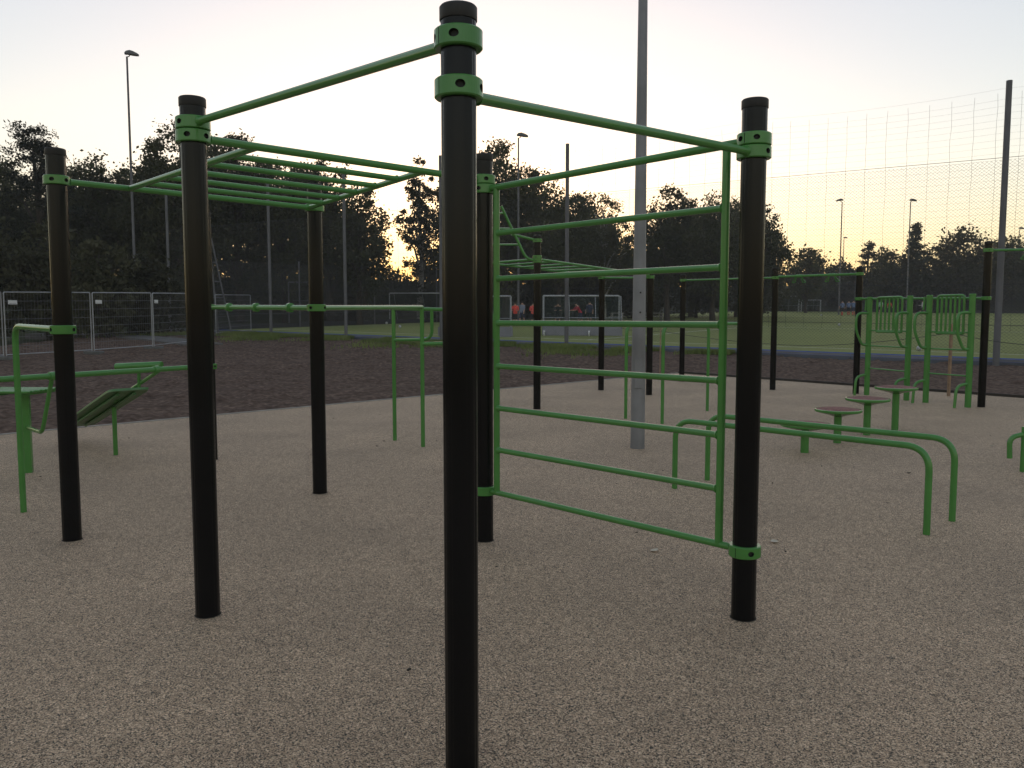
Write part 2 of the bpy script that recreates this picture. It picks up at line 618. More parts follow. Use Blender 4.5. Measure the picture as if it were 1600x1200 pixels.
def collar(p, z, parent, ang=0.0, h=0.058, ro=0.079, ri=PR - 0.001, holes=(-1.75, -0.35, 1.4, 2.8), seg=48):
    """two-piece clamp ring with bolt pockets and a split line"""
    m = MB()
    H = h / 2
    ch = 0.004
    def P(a, r, zz):
        return (p.x + r * math.cos(a), p.y + r * math.sin(a), z + zz)
    da = 2 * math.pi / seg
    hole_cells = {}
    for hA in holes:
        k = int(round((hA + ang) / da)) % seg
        hole_cells[k] = True
    skip = set()
    for k in hole_cells:
        for q in range(-2, 2):
            skip.add((k + q) % seg)
    split = {int(round((ang + s) / da)) % seg for s in (-2.45, 0.69)}
    for k in range(seg):
        a0, a1 = k * da, (k + 1) * da
        if k in split and k not in skip:
            rr = ro - 0.006
            m.add([P(a0 + da * 0.0, ro, -H + ch), P(a0 + da * 0.3, ro, -H + ch), P(a0 + da * 0.3, ro, H - ch), P(a0, ro, H - ch)], [(0, 1, 2, 3)])
            m.add([P(a0 + da * 0.3, ro, -H + ch), P(a0 + da * 0.45, rr, -H + ch), P(a0 + da * 0.45, rr, H - ch), P(a0 + da * 0.3, ro, H - ch)], [(0, 1, 2, 3)], 1)
            m.add([P(a0 + da * 0.45, rr, -H + ch), P(a0 + da * 0.6, ro, -H + ch), P(a0 + da * 0.6, ro, H - ch), P(a0 + da * 0.45, rr, H - ch)], [(0, 1, 2, 3)], 1)
            m.add([P(a0 + da * 0.6, ro, -H + ch), P(a1, ro, -H + ch), P(a1, ro, H - ch), P(a0 + da * 0.6, ro, H - ch)], [(0, 1, 2, 3)])
        elif k not in skip:
            m.add([P(a0, ro, -H + ch), P(a1, ro, -H + ch), P(a1, ro, H - ch), P(a0, ro, H - ch)], [(0, 1, 2, 3)])
        # chamfers and flat rims
        m.add([P(a0, ro, H - ch), P(a1, ro, H - ch), P(a1, ro - ch, H), P(a0, ro - ch, H), P(a0, ri, H), P(a1, ri, H)], [(0, 1, 2, 3), (3, 2, 5, 4)])
        m.add([P(a0, ro, -H + ch), P(a1, ro, -H + ch), P(a1, ro - ch, -H), P(a0, ro - ch, -H), P(a0, ri, -H), P(a1, ri, -H)], [(3, 2, 1, 0), (4, 5, 2, 3)])
    for k in hole_cells:
        ac = k * da
        n = 16
        ex, ez = 2 * da, H - ch
        outer, inner, inner2 = [], [], []
        for i in range(n):
            t = 2 * math.pi * i / n + math.pi / n * 0
            c, s = math.cos(t), math.sin(t)
            q = max(abs(c), abs(s))
            outer.append(P(ac + c / q * ex, ro, s / q * ez))
            hr = 0.0125
            inner.append(P(ac + c * hr * 1.25 / ro, ro, s * hr))
            inner2.append(P(ac + c * hr * 1.1 / ro, ro - 0.014, s * hr * 0.9))
        vs = outer + inner + inner2
        m.add(vs, [(i, (i + 1) % n, n + (i + 1) % n, n + i) for i in range(n)])
        m.add(vs, [(n + i, n + (i + 1) % n, 2 * n + (i + 1) % n, 2 * n + i) for i in range(n)], 1)
        m.add(inner2, [tuple(range(n))], 1)
    return part('collar', m, ['green_paint', 'bolt_dark'], parent)

def flat(a, b):
    return V((b.x - a.x, b.y - a.y, 0)).normalized()

def bar(name, a, b, z, r, parent, trim=0.07, za=None, zb=None):
    d = flat(a, b)
    p, q = V((a.x, a.y, za or z)) + d * trim, V((b.x, b.y, zb or z)) - d * trim
    return part(name, welded(p, q, r, 0.012), 'green_paint', parent)

def simple_collar(p, z, parent, ang=0.0):
    m = MB()
    ro, ri, H = 0.077, PR - 0.001, 0.029
    m.lathe((p.x, p.y, z), [(ri, -H), (ro - 0.004, -H), (ro, -H + 0.004), (ro, H - 0.004), (ro - 0.004, H), (ri, H)], 28)
    for a in (-1.9 + ang, -0.6 + ang):
        e = V((math.cos(a), math.sin(a), 0))
        c = V((p.x, p.y, z)) + e * (ro - 0.006)
        m.tube([c, c + e * 0.0075], 0.010, 8, 1)
    return part('collar', m, ['green_paint', 'bolt_dark'], parent)

# ------------------------------------------------------------------ main rig
P1 = V((D(719, 600, 2.60).x, 2.60, 0))
P2, P3 = G(325, 960), G(1161, 965)
P4, P5, P6, P7 = G(113, 843), G(500, 770), G(757, 844), G(331, 718)
P8 = V((-4.75, 5.9, 0))
rig = thing('climbing_rig', 'large black and green climbing rig with monkey bars and wall ladder in the foreground', 'climbing rig', (P6.x, P6.y, 0))
posts = {}
for nm, p, top in (('1', P1, zat(10, 2.60)), ('2', P2, 2.55), ('3', P3, 2.53), ('4', P4, 2.59), ('5', P5, 2.60), ('6', P6, 2.55), ('7', P7, 2.57)):
    posts[nm] = pole('post', p, top, rig, r=0.0545 if nm == '1' else PR)
def az(a, b):
    return math.atan2(b.y - a.y, b.x - a.x)
Z1A, Z1B = zat(58, 2.57), zat(136, 2.57)
collar(P1, Z1A, posts['1'], 0.0, holes=(-1.75, 1.9, -2.9), ro=0.0745, ri=0.053)
collar(P1, Z1B, posts['1'], 0.0, holes=(-1.42, -0.25, 1.2), ro=0.0745, ri=0.053)
collar(P2, 2.425, posts['2'], 0.0, holes=(-2.1, 0.5), ro=0.081)
collar(P2, 2.363, posts['2'], 0.0, holes=(-1.55, -0.35), ro=0.081)
collar(P3, 2.340, posts['3'], 0.0, holes=(-1.75, -2.8), ro=0.081)
collar(P3, 2.279, posts['3'], 0.0, holes=(-0.9, 1.0), ro=0.081)
collar(P3, 0.345, posts['3'], 0.0, holes=(-1.5, 1.0), ro=0.079)
collar(P4, 2.385, posts['4'], 0.0, holes=(-1.4, -0.2))
collar(P4, 1.415, posts['4'], 0.0, holes=(-2.2, -0.15))
collar(P5, 2.40, posts['5'], 0.0, holes=(-1.6,))
collar(P5, 1.575, posts['5'], 0.0, holes=(-2.0, -0.2))
collar(P6, 2.385, posts['6'], 0.0, holes=(-1.3, -0.1))
collar(P6, 2.325, posts['6'], 0.0, holes=(-2.0,))
collar(P6, 0.345, posts['6'], 0.0, holes=(-0.9,))
collar(P7, 1.60, posts['7'], 0.0)
collar(P7, 0.985, posts['7'], 0.0)
bar('pull_up_bar', P1, P2, 2.445, 0.0175, rig, za=Z1A, zb=2.428)
bar('pull_up_bar', P1, P3, 2.282, 0.0185, rig, za=Z1B - 0.01, zb=2.279)
bar('monkey_bar_beam', P2, P6, 2.37, 0.0205, rig, za=2.363, zb=2.385)
bar('monkey_bar_beam', P4, P5, 2.39, 0.0205, rig, za=2.385, zb=2.40)
# monkey ladder between the two beams
def z3(p, z):
    return V((p.x, p.y, z))
a26, b26 = z3(P2, 2.363), z3(P6, 2.385)
a45, b45 = z3(P4, 2.385), z3(P5, 2.40)
L0, L1 = on_bar(203, a45, b45), on_bar(402, a26, b26)
R0, R1 = on_bar(482, a45, b45), on_bar(662, a26, b26)
lad = part('ladder_rail', MB().tube([L0, L1], 0.0195, 14), 'green_paint', rig)
part('ladder_rail', MB().tube([R0, R1], 0.0195, 14), 'green_paint', rig)
for k in range(1, 6):
    t = k / 6
    part('rung', welded(L0.lerp(L1, t), R0.lerp(R1, t), 0.0175, 0.0195), 'green_paint', rig)
# wall ladder between the right-hand post and the post behind
d63 = flat(P6, P3)
part('ladder_frame', MB().tube([z3(P6, 2.325) + d63 * 0.07, z3(P3, 2.34) - d63 * 0.07], 0.0205, 16), 'green_paint', rig)
part('ladder_frame', MB().tube([z3(P6, 0.345) + d63 * 0.07, z3(P3, 0.345) - d63 * 0.07], 0.0185, 16), 'green_paint', rig)
UL = on_bar(776, z3(P6, 1.46), z3(P3, 1.46))
UR = on_bar(1130, z3(P6, 1.46), z3(P3, 1.46))
part('ladder_upright', MB().tube([z3(UL, 0.345), z3(UL, 2.325)], 0.0205, 16), 'green_paint', rig)
part('ladder_upright', MB().tube([z3(UR, 0.345), z3(UR, 2.338)], 0.0205, 16), 'green_paint', rig)
for z in (2.035, 1.745, 1.46, 1.18, 0.905, 0.63):
    part('rung', welded(z3(UL, z), z3(UR, z), 0.0175, 0.0205), 'green_paint', rig)
# bar with rings between the two rear posts, low bar to the left
d57 = flat(P7, P5)
rb = part('ring_bar', MB().tube([z3(P7, 1.60) + d57 * 0.07, z3(P5, 1.575) - d57 * 0.07], 0.024, 14), 'green_paint', rig)
for u in (358, 400, 453):
    c = on_bar(u, z3(P7, 1.60), z3(P5, 1.575))
    part('ring', MB().tube([c - d57 * 0.022, c - d57 * 0.018, c + d57 * 0.018, c + d57 * 0.022], [0.03, 0.042, 0.042, 0.03], 16), 'green_paint', rb)
d78 = flat(P7, P8)
posts['8'] = pole('post', P8, 2.55, rig)
collar(P8, 0.985, posts['8'])
lowbar = part('low_bar', MB().tube([z3(P7, 0.985) + d78 * 0.07, z3(P8, 0.985) - d78 * 0.07], 0.026, 14), 'green_paint', rig)
# side bar on the left post, bent down to its own leg
LG = G(37, 800)
part('side_bar', MB().tube(fillet([z3(P4, 1.415) + flat(P4, LG) * 0.07, z3(LG, 1.43), z3(LG, -0.05)], 0.13), 0.0225, 14), 'green_paint', rig)

# ------------------------------------------------------------------ sit-up benches on the left
bA = G(45, 738)
t = thing('sit_up_bench', 'green slatted bench cut by the left edge, on a thick square leg', 'exercise bench', (bA.x, bA.y, 0), 'exercise benches on the left')
part('leg', MB().box((bA.x, bA.y, 0.36), (0.072, 0.072, 0.84), 0.3, bev=0.006), 'green_paint', t)
lb0 = on_bar(81, z3(P7, 0.985), z3(P8, 0.985))
sd_ = V((-1, 0.10, 0)).normalized()
sn = V((0.10, 1, 0)).normalized()
s0 = V((bA.x, bA.y, 0.80)) + V((0.20, -0.05, 0))
for k in range(7):
    a = s0 + sn * (-0.21 + k * 0.07)
    m = MB()
    m.box(a + sd_ * 0.42, (0.86, 0.046, 0.022), math.atan2(sd_.y, sd_.x), bev=0.004)
    part('slat', m, 'green_paint', t)
for k in range(4):
    a = s0 + sd_ * (0.06 + k * 0.24) + V((0, 0, -0.022))
    part('crosspiece', MB().box(a, (0.035, 0.49, 0.022), math.atan2(sn.y, sn.x) - math.pi / 2), 'green_paint', t)
part('handle', MB().tube(fillet([lb0 + V((0, 0, -0.02)), D(66, 676, lb0.y + 0.15), V((bA.x, bA.y, 0.44))], 0.09), 0.018, 12), 'green_paint', t)
dd = flat(P8, P7)
part('clamp', MB().tube([lb0 - dd * 0.026, lb0 - dd * 0.022, lb0 + dd * 0.022, lb0 + dd * 0.026], [0.03, 0.039, 0.039, 0.03], 16), 'green_paint', t)
bB = G(181, 711)
t = thing('sit_up_bench', 'tilted green board bench with foot roller behind the left post', 'exercise bench', (bB.x, bB.y, 0), 'exercise benches on the left')
up0, up1 = D(170, 610, 8.35), D(236, 606, 8.25)
wv = up1 - up0
lowm = D(120, 664, 10.0)
dn = lowm - (up0 + up1) / 2
nrm = wv.cross(dn).normalized()
def slab(a, b, c, thick, m, rad=True):
    """board a + s*b + t*c with rounded corners"""
    out = []
    e1, e2 = 0.12, 0.05
    for s, q in ((e1, 0), (1 - e1, 0), (1 - e1 * .3, e2 * .3), (1, e2), (1, 1 - e2), (1 - e1 * .3, 1 - e2 * .3), (1 - e1, 1), (e1, 1), (e1 * .3, 1 - e2 * .3), (0, 1 - e2), (0, e2), (e1 * .3, e2 * .3)):
        out.append(a + b * s + c * q)
    nn = b.cross(c).normalized()
    return m.loft([[p - nn * thick / 2 for p in out], [p + nn * thick / 2 for p in out]])
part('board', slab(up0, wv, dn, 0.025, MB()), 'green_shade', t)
m = MB()
for s in (0.3, 0.7):
    a = up0 + wv * s + dn * 0.05 + nrm * (0.03 if nrm.z < 0 else -0.03)
    m.tube([a, a + dn * 0.9], 0.016, 8)
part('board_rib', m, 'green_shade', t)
bc = up0 + wv * 0.5 + dn * 0.42
part('leg', MB().tube([V((bB.x, bB.y, -0.05)), V((bB.x, bB.y, bc.z))], 0.0235, 14), 'green_paint', t)
lb1 = on_bar(244, z3(P7, 0.985), z3(P8, 0.985))
part('clamp', MB().tube([lb1 - dd * 0.026, lb1 - dd * 0.022, lb1 + dd * 0.022, lb1 + dd * 0.026], [0.03, 0.039, 0.039, 0.03], 16), 'green_paint', t)
part('strut', MB().tube([lb1 + V((0, 0, -0.03)), up0 + wv * 0.55 + dn * 0.25], 0.019, 12), 'green_paint', t)
r0, r1 = D(181, 573, lb1.y + 0.22), D(253, 570, lb1.y + 0.18)
rd = (r1 - r0).normalized()
part('foot_roller', MB().tube([r0, r0 + rd * 0.006, r1 - rd * 0.006, r1], [0.032, 0.036, 0.036, 0.032], 20), 'green_paint', t)
part('strut', MB().tube([(r0 + r1) / 2, up0 + wv * 0.75 + dn * 0.02], 0.016, 12), 'green_paint', t)

# ------------------------------------------------------------------ dip bars behind the middle of the rig
g1, g2 = G(617, 688), G(661, 698)
dp = thing('dip_bars', 'green two-level dip bars on two thin legs behind the middle post', 'dip bars', (g1.x, g1.y, 0))
part('leg', MB().tube([z3(g1, -0.05), z3(g1, 1.60)], 0.0235, 14), 'green_paint', dp)
part('leg', MB().tube([z3(g2, -0.05), z3(g2, 1.60)], 0.0235, 14), 'green_paint', dp)
part('upper_bar', MB().tube([z3(P5, 1.575) + flat(P5, g2) * 0.07, z3(g2, 1.61)], 0.0235, 14), 'green_paint', dp)
far = D(771, 488, 9.3)
part('upper_bar', MB().tube(fillet([z3(g1, 1.60), z3(far, 1.57), z3(far, 1.21), z3(g2, 1.19)], 0.14), 0.0225, 14), 'green_paint', dp)
hh = z3(g1, 1.22)
h2 = D(675, 532, 9.7)
part('lower_bar', MB().tube(fillet([hh, z3(h2, 1.235), z3(h2, 1.60)], 0.12), 0.020, 12), 'green_paint', dp)

# ------------------------------------------------------------------ second rig, farther back
Q0, Q1, Q2, Q3 = G(763, 629), G(839, 639), G(939, 609.5), G(1014, 617)
rig2 = thing('climbing_rig', 'smaller distant monkey bar rig seen through the wall ladder', 'climbing rig', (Q1.x, Q1.y, 0))
qp = [pole('post', q, h, rig2) for q, h in ((Q0, 2.75), (Q1, 2.80), (Q2, 2.42), (Q3, 2.35))]
zq = zat(405, Q1.y)
simple_collar(Q1, zat(376, Q1.y), qp[1]); simple_collar(Q1, zq + 0.03, qp[1]); simple_collar(Q1, zq - 0.03, qp[1])
simple_collar(Q0, zq, qp[0]); simple_collar(Q2, zat(434, Q2.y), qp[2]); simple_collar(Q3, zat(433, Q3.y), qp[3])
e1, e3 = z3(Q1, zq), z3(Q3, zat(430, Q3.y))
e0, e2 = z3(Q0, zq), z3(Q2, zat(432, Q2.y))
for a, b in ((e1, e3), (e0, e2), (e0, e1)):
    part('monkey_bar_beam', MB().tube([a, b], 0.022, 12), 'green_paint', rig2)
part('monkey_bar_beam', MB().tube([z3(Q2, zat(434, Q2.y)), z3(Q3, zat(434, Q3.y))], 0.022, 12), 'green_paint', rig2)
for k in range(1, 7):
    part('rung', MB().tube([e0.lerp(e2, k / 7.5), e1.lerp(e3, k / 7.5)], 0.019, 12), 'green_paint', rig2)
y1 = Q1.y
tl = [D(783, 322, y1 - 0.25), D(822, 404, y1 - 0.1)]
tr_ = [D(735, 322, y1 + 0.6), D(752, 404, y1 + 0.9)]
part('sloping_rail', MB().tube(fillet([tl[0], tl[1], z3(Q1, zq - 0.03)], 0.12), 0.022, 12), 'green_paint', rig2)
part('sloping_rail', MB().tube([tr_[0], tr_[1]], 0.022, 12), 'green_paint', rig2)
for v_ in (333, 357, 382):
    k = (v_ - 322) / 82
    part('rung', MB().tube([tl[0].lerp(tl[1], k), tr_[0].lerp(tr_[1], k)], 0.018, 12), 'green_paint', rig2)
part('tie_bar', MB().tube([D(799, 366, y1 - 0.15), z3(Q1, zat(376, Q1.y))], 0.022, 12), 'green_paint', rig2)

# ------------------------------------------------------------------ third rig on the right
R1_, R2_, R3_, R4_ = G(1065, 596), G(1207, 609), G(1337, 615), G(1533, 636)
R5_ = R4_ + V((1.9, -0.4, 0))
rig3 = thing('hanging_handle_rig', 'row of black posts joined by green bars with triangular hanging handles', 'pull-up rig', (R2_.x, R2_.y, 0))
rp = [pole('post', q, h, rig3) for q, h in ((R1_, zat(429, R1_.y)), (R2_, zat(418, R2_.y)), (R3_, zat(417, R3_.y)), (R4_, zat(377, R4_.y)), (R5_, 2.74))]
zz = [zat(438, R1_.y), zat(434, R2_.y), zat(428, R3_.y)]
simple_collar(R1_, zz[0], rp[0]); simple_collar(R2_, zz[1], rp[1]); simple_collar(R3_, zz[2], rp[2])
z4 = zat(391, R4_.y)
simple_collar(R4_, z4, rp[3]); simple_collar(R5_, z4, rp[4])
part('pull_up_bar', MB().tube([z3(R1_, zz[0]), z3(R2_, zz[1])], 0.02, 12), 'green_paint', rig3)
part('pull_up_bar', MB().tube([z3(R2_, zz[1] + 0.02), z3(R3_, zz[2])], 0.024, 12), 'green_paint', rig3)
part('pull_up_bar', MB().tube([z3(R4_, z4), z3(R5_, z4)], 0.022, 12), 'green_paint', rig3)
def tri_handle(c, d, w, h, parent):
    m = MB()
    m.tube([c - d * 0.07, c + d * 0.07], 0.031, 12)
    perp = V((-d.y, d.x, 0))
    for s in (-1, 1):
        a = c + d * (0.05 * s) + V((0, 0, -0.02))
        p1 = a + d * (w * s) + perp * 0.03 + V((0, 0, -h))
        p2 = a + d * (w * 0.25 * s) + perp * 0.03 + V((0, 0, -h * 1.0))
        m.tube(fillet([a, p1, p2, a + V((0, 0, -0.02))], 0.02, 3), 0.009, 8)
    return part('hanging_handle', m, 'green_paint', parent)
d23 = flat(R2_, R3_)
for u in (1248, 1300):
    c = on_bar(u, z3(R2_, zz[1] + 0.02), z3(R3_, zz[2]))
    tri_handle(c, d23, 0.09, 0.11, rig3)
tri_handle(z3(R4_, z4).lerp(z3(R5_, z4), 0.33), flat(R4_, R5_), 0.1, 0.13, rig3)
zb3, zb4 = zat(467, R3_.y), zat(466, R4_.y)
simple_collar(R3_, zb3, rp[2]); simple_collar(R4_, zb4, rp[3])
part('support_bar', MB().tube([z3(R3_, zb3), z3(R4_, zb4)], 0.022, 12), 'green_paint', rig3)

# leg-raise stations
SP = [G(1354, 617), G(1416, 625.5), G(1446, 629), G(1512, 636.5)]
sdir = flat(SP[0], SP[3])
nout = V((sdir.y, -sdir.x, 0))
if nout.x > 0: nout = -nout
for i, lab in ((0, 'farther green leg-raise station with slatted backrest, left of its twin'), (2, 'nearer green leg-raise station with slatted backrest, right of its twin beside the black post')):
    A, B = SP[i], SP[i + 1]
    st = thing('leg_raise_station', lab, 'exercise station', (A.x, A.y, 0), 'leg raise stations')
    ztop = 1.87
    for q in (A, B):
        po = part('post', MB().lathe((q.x, q.y, 0), [(0.05, -0.05), (0.05, ztop - 0.02)], 20), 'green_paint', st)
        part('cap', MB().lathe((q.x, q.y, ztop - 0.02), [(0.054, 0), (0.054, 0.018), (0.045, 0.028)], 20), 'green_paint', po)
        part('arm_handle', MB().tube(fillet([z3(q, 1.57), z3(q, 1.57) + nout * 0.30, z3(q, 1.25) + nout * 0.31, z3(q, 0.96) + nout * 0.15, z3(q, 0.97)], 0.13), 0.024, 12), 'green_paint', st)
        part('foot_bar', MB().tube(fillet([z3(q, 0.40), z3(q, 0.36) + nout * 0.26, z3(q, -0.05) + nout * 0.29], 0.12), 0.024, 12), 'green_paint', st)
    dAB = flat(A, B)
    L = (B - A).length
    off = nout * 0.0
    br = part('backrest', MB().tube(fillet([z3(A, 1.22) + dAB * (L * .2), z3(A, 1.86) + dAB * (L * .2), z3(A, 1.86) + dAB * (L * .82), z3(A, 1.22) + dAB * (L * .82)], 0.06), 0.021, 10), 'green_paint', st)
    part('backrest_rail', MB().tube([z3(A, 1.22) + dAB * (L * .2), z3(A, 1.22) + dAB * (L * .82)], 0.021, 10), 'green_paint', st)
    for k in range(1, 6):
        p = A + dAB * (L * (.2 + .62 * k / 6))
        part('slat', MB().box((p.x, p.y, 1.54), (0.034, 0.018, 0.62), math.atan2(dAB.y, dAB.x)), 'green_paint', br)
    for z in (1.24, 0.95, 0.52):
        part('crossbar', MB().tube([z3(A, z) + dAB * 0.05, z3(B, z) - dAB * 0.05], 0.014, 10), 'green_paint', st)
    for q in (A,):
        part('bracket', MB().tube([z3(q, zb3) - dAB * 0.12 + nout * -0.02, z3(q, 1.62) - dAB * 0.12], 0.02, 10), 'green_paint', st)

# ------------------------------------------------------------------ balance discs
discs = [(1398, 672, 605, 'tallest red-topped stepping disc, nearest the leg-raise stations'),
         (1354, 679.5, 622.5, 'second tallest red-topped stepping disc, between the tallest and the third'),
         (1308, 692, 639.5, 'third red-topped stepping disc, just above the low green bars'),
         (1257, 707, 662, 'lowest red-topped stepping disc, half hidden by the low green bars')]
for u, vb, vt, lab in discs:
    p = G(u, vb)
    z = zat(vt, p.y)
    t = thing('stepping_disc', lab, 'stepping disc', p, 'stepping discs in a rising row')
    part('stem', MB().lathe((p.x, p.y, 0), [(0.044, -0.05), (0.044, z - 0.07)], 20), 'green_paint', t)
    R_ = 0.265
    part('dish', MB().lathe((p.x, p.y, z), [(0.046, -0.088), (0.10, -0.068), (R_ - 0.02, -0.034), (R_, -0.026), (R_ + 0.004, -0.012), (R_, 0.002), (R_ - 0.012, 0.004), (R_ - 0.014, -0.008)], 48), 'green_paint', t)
    part('rubber_top', MB().lathe((p.x, p.y, z), [(R_ - 0.015, -0.01), (R_ - 0.02, 0.004), (R_ * 0.6, 0.016), (R_ * 0.25, 0.02)], 48), 'rubber_red', t)

# ------------------------------------------------------------------ low bars and high bars, each one bent tube on two legs
def u_bar(name, a, b, z, r, rad, label, cat, group):
    m = MB()
    m.tube(fillet([z3(a, -0.05), z3(a, z), z3(b, z), z3(b, -0.05)], rad, 10), r, 18)
    return solo(name, m, 'green_paint', (a.x, a.y, 0), label, cat, group)
u_bar('low_bar', G(1054, 763), G(1447.5, 835), 0.605, 0.0235, 0.17, 'low green bent bar nearer to the camera, right of the wall ladder', 'push-up bar', 'low push-up bars')
u_bar('low_bar', G(1105, 750), G(1487.5, 814), 0.605, 0.0235, 0.17, 'low green bent bar farther from the camera, just behind its twin', 'push-up bar', 'low push-up bars')
u_bar('parallel_bar', G(977.5, 654), G(1105, 642), 1.40, 0.024, 0.17, 'tall green bent bar left of the steel pole, seen through the wall ladder', 'parallel bar', 'tall parallel bars')
u_bar('parallel_bar', G(1034.5, 662), G(1163, 651), 1.40, 0.024, 0.17, 'tall green bent bar right of the steel pole, its far leg behind the black post', 'parallel bar', 'tall parallel bars')
q = G(1597, 737)
t = thing('step_station', 'green bent bar on a thin leg cut by the right edge', 'exercise station', q)
part('leg', MB().tube([z3(q, -0.05), z3(q, 0.44)], 0.022, 12), 'green_paint', t)
part('handle', MB().tube(fillet([D(1577.5, 716, q.y), D(1577.5, 684, q.y), D(1600, 678, q.y), D(1700, 668, q.y + 0.3)], 0.09), 0.024, 12), 'green_paint', t)
q2_ = D(1700, 668, q.y + 0.3)
part('leg', MB().tube([z3(q2_, -0.05), q2_], 0.022, 12), 'green_paint', t)

# ------------------------------------------------------------------ galvanised lamp column
q = G(996, 700)
t = thing('light_column', 'thick galvanised steel pole standing on the rubber ground', 'light pole', q)
m = MB()
m.lathe((q.x, q.y, 0), [(0.082, -0.1), (0.080, 0.3), (0.078, 1.12), (0.0765, 1.121), (0.049, 5.2), (0.034, 9.0)], 28)
pl = part('column', m, 'steel_galv', t)
m = MB()
m.box((q.x - 0.01, q.y - 0.0785, 0.86), (0.085, 0.012, 0.34), bev=0.004)
part('service_door', m, 'steel_galv', t)
for zz_ in (1.17, 0.95):
    c = V((q.x + 0.0, q.y - 0.079, zz_ + 0.6))
    part('bolt', MB().tube([c, c + V((0, -0.012, 0))], 0.010, 8), 'bolt_dark', t)
part('lamp_head', MB().box((q.x, q.y - 0.25, 9.0), (0.32, 0.75, 0.14), bev=0.04), 'lamp_grey', t)

# ------------------------------------------------------------------ ball-stop fence along the pitch
NETH, FINEH, TOPZ = 0.35, 6.2, 8.5
svals = []
def s_of(u):
    lo, hi = 0.0, 60.0
    for _ in range(50):
        mm = (lo + hi) / 2
        p = C0 + UU * mm
        if 800 + F * p.x / (p.y * CT + CAM_H * ST) < u: lo = mm
        else: hi = mm
    return lo
svals = [-2.0, s_of(424), s_of(541), s_of(690), s_of(885), 0, s_of(1556)]
svals[5] = (svals[4] + svals[6]) / 2
svals.append(svals[6] + 8.0)
fq = fence_pt(svals[4])
fence = thing('ball_stop_fence', 'tall netted ball-stop fence on steel posts along the near edge of the pitch', 'fence', fq)
for i, s in enumerate(svals):
    p = fence_pt(s)
    h = TOPZ if i != 4 else TOPZ - 0.2
    part('post', MB().tube([z3(p, p.z - 0.3), z3(p, p.z + h)], [0.098, 0.085] if i >= 5 else [0.085, 0.075], 14), 'steel_post', fence)
m, mw, mt = MB(), MB(), MB()
sA, sB = svals[0], svals[-1]
inn = VV * 0.10
NSEG = 40
def npt(s, z, sag=0.0):
    p = C0 + UU * s
    return V((p.x + inn.x, p.y + inn.y, gz(p.y) + z - sag))
for i in range(NSEG):
    a, b = sA + (sB - sA) * i / NSEG, sA + (sB - sA) * (i + 1) / NSEG
    m.add([npt(a, 0.35), npt(b, 0.35), npt(b, FINEH), npt(a, FINEH)], [(0, 1, 2, 3)])
part('fine_net', m, 'net_fine', fence, smooth_on=False)
zk = FINEH
def sag(s):
    k = max(j for j in range(len(svals)) if svals[j] <= s + 1e-6)
    k = min(k, len(svals) - 2)
    f = (s - svals[k]) / (svals[k + 1] - svals[k])
    return 0.14 * 4 * f * (1 - f)
nn_ = 90
random.seed(3)
zk = 1.0
while zk <= TOPZ + 0.01:
    k = max(0, (zk - FINEH) / (TOPZ - FINEH))
    mw.tube([npt(sA + (sB - sA) * i / nn_, zk, sag(sA + (sB - sA) * i / nn_) * (0.3 + 0.7 * k)) for i in range(nn_ + 1)], 0.0019 if k < 0.95 else 0.004, 3)
    zk += 0.2 if zk < 8.0 else 0.32
s_ = sA
while s_ < sB:
    mw.tube([npt(s_ + random.uniform(-.02, .02), 1.0 + 0.4 * j, sag(s_) * (j / 18) ** 2) for j in range(19)], 0.0036, 3)
    s_ += 0.62
part('coarse_net', mw, 'wire_dark', fence, kind='stuff')
for z in (FINEH, 2.4, 1.15):
    part('tension_wire', MB().tube([npt(sA, z), npt(sB, z)], 0.007, 4), 'wire_dark', fence)
# low boards at the foot of the fence
L_ = 4.0
s_ = -2.0
rz_ = math.atan2(UU.y, UU.x)
bm = None
while s_ < svals[-1]:
    p = C0 + UU * (s_ + L_ / 2) + VV * 0.26
    a = C0 + UU * (s_ + 0.01) + VV * 0.26
    b = C0 + UU * (s_ + L_ - 0.01) + VV * 0.26
    m = MB()
    n_ = VV * 0.02
    za, zb = SLOPE * (a.y - Y0), SLOPE * (b.y - Y0)
    for (z0, z1) in ((-0.1, 0.075), (0.085, 0.165)):
        m.add([a - n_ + V((0, 0, za + z0)), b - n_ + V((0, 0, zb + z0)), b + n_ + V((0, 0, zb + z0)), a + n_ + V((0, 0, za + z0)),
               a - n_ + V((0, 0, za + z1)), b - n_ + V((0, 0, zb + z1)), b + n_ + V((0, 0, zb + z1)), a + n_ + V((0, 0, za + z1))],
              [(3, 2, 1, 0), (4, 5, 6, 7), (0, 1, 5, 4), (1, 2, 6, 5), (2, 3, 7, 6), (3, 0, 4, 7)], 0 if z0 < 0 else 1)
    part('kick_board', m, ['board_dark', 'board_grey'], fence, smooth_on=False)
    s_ += L_

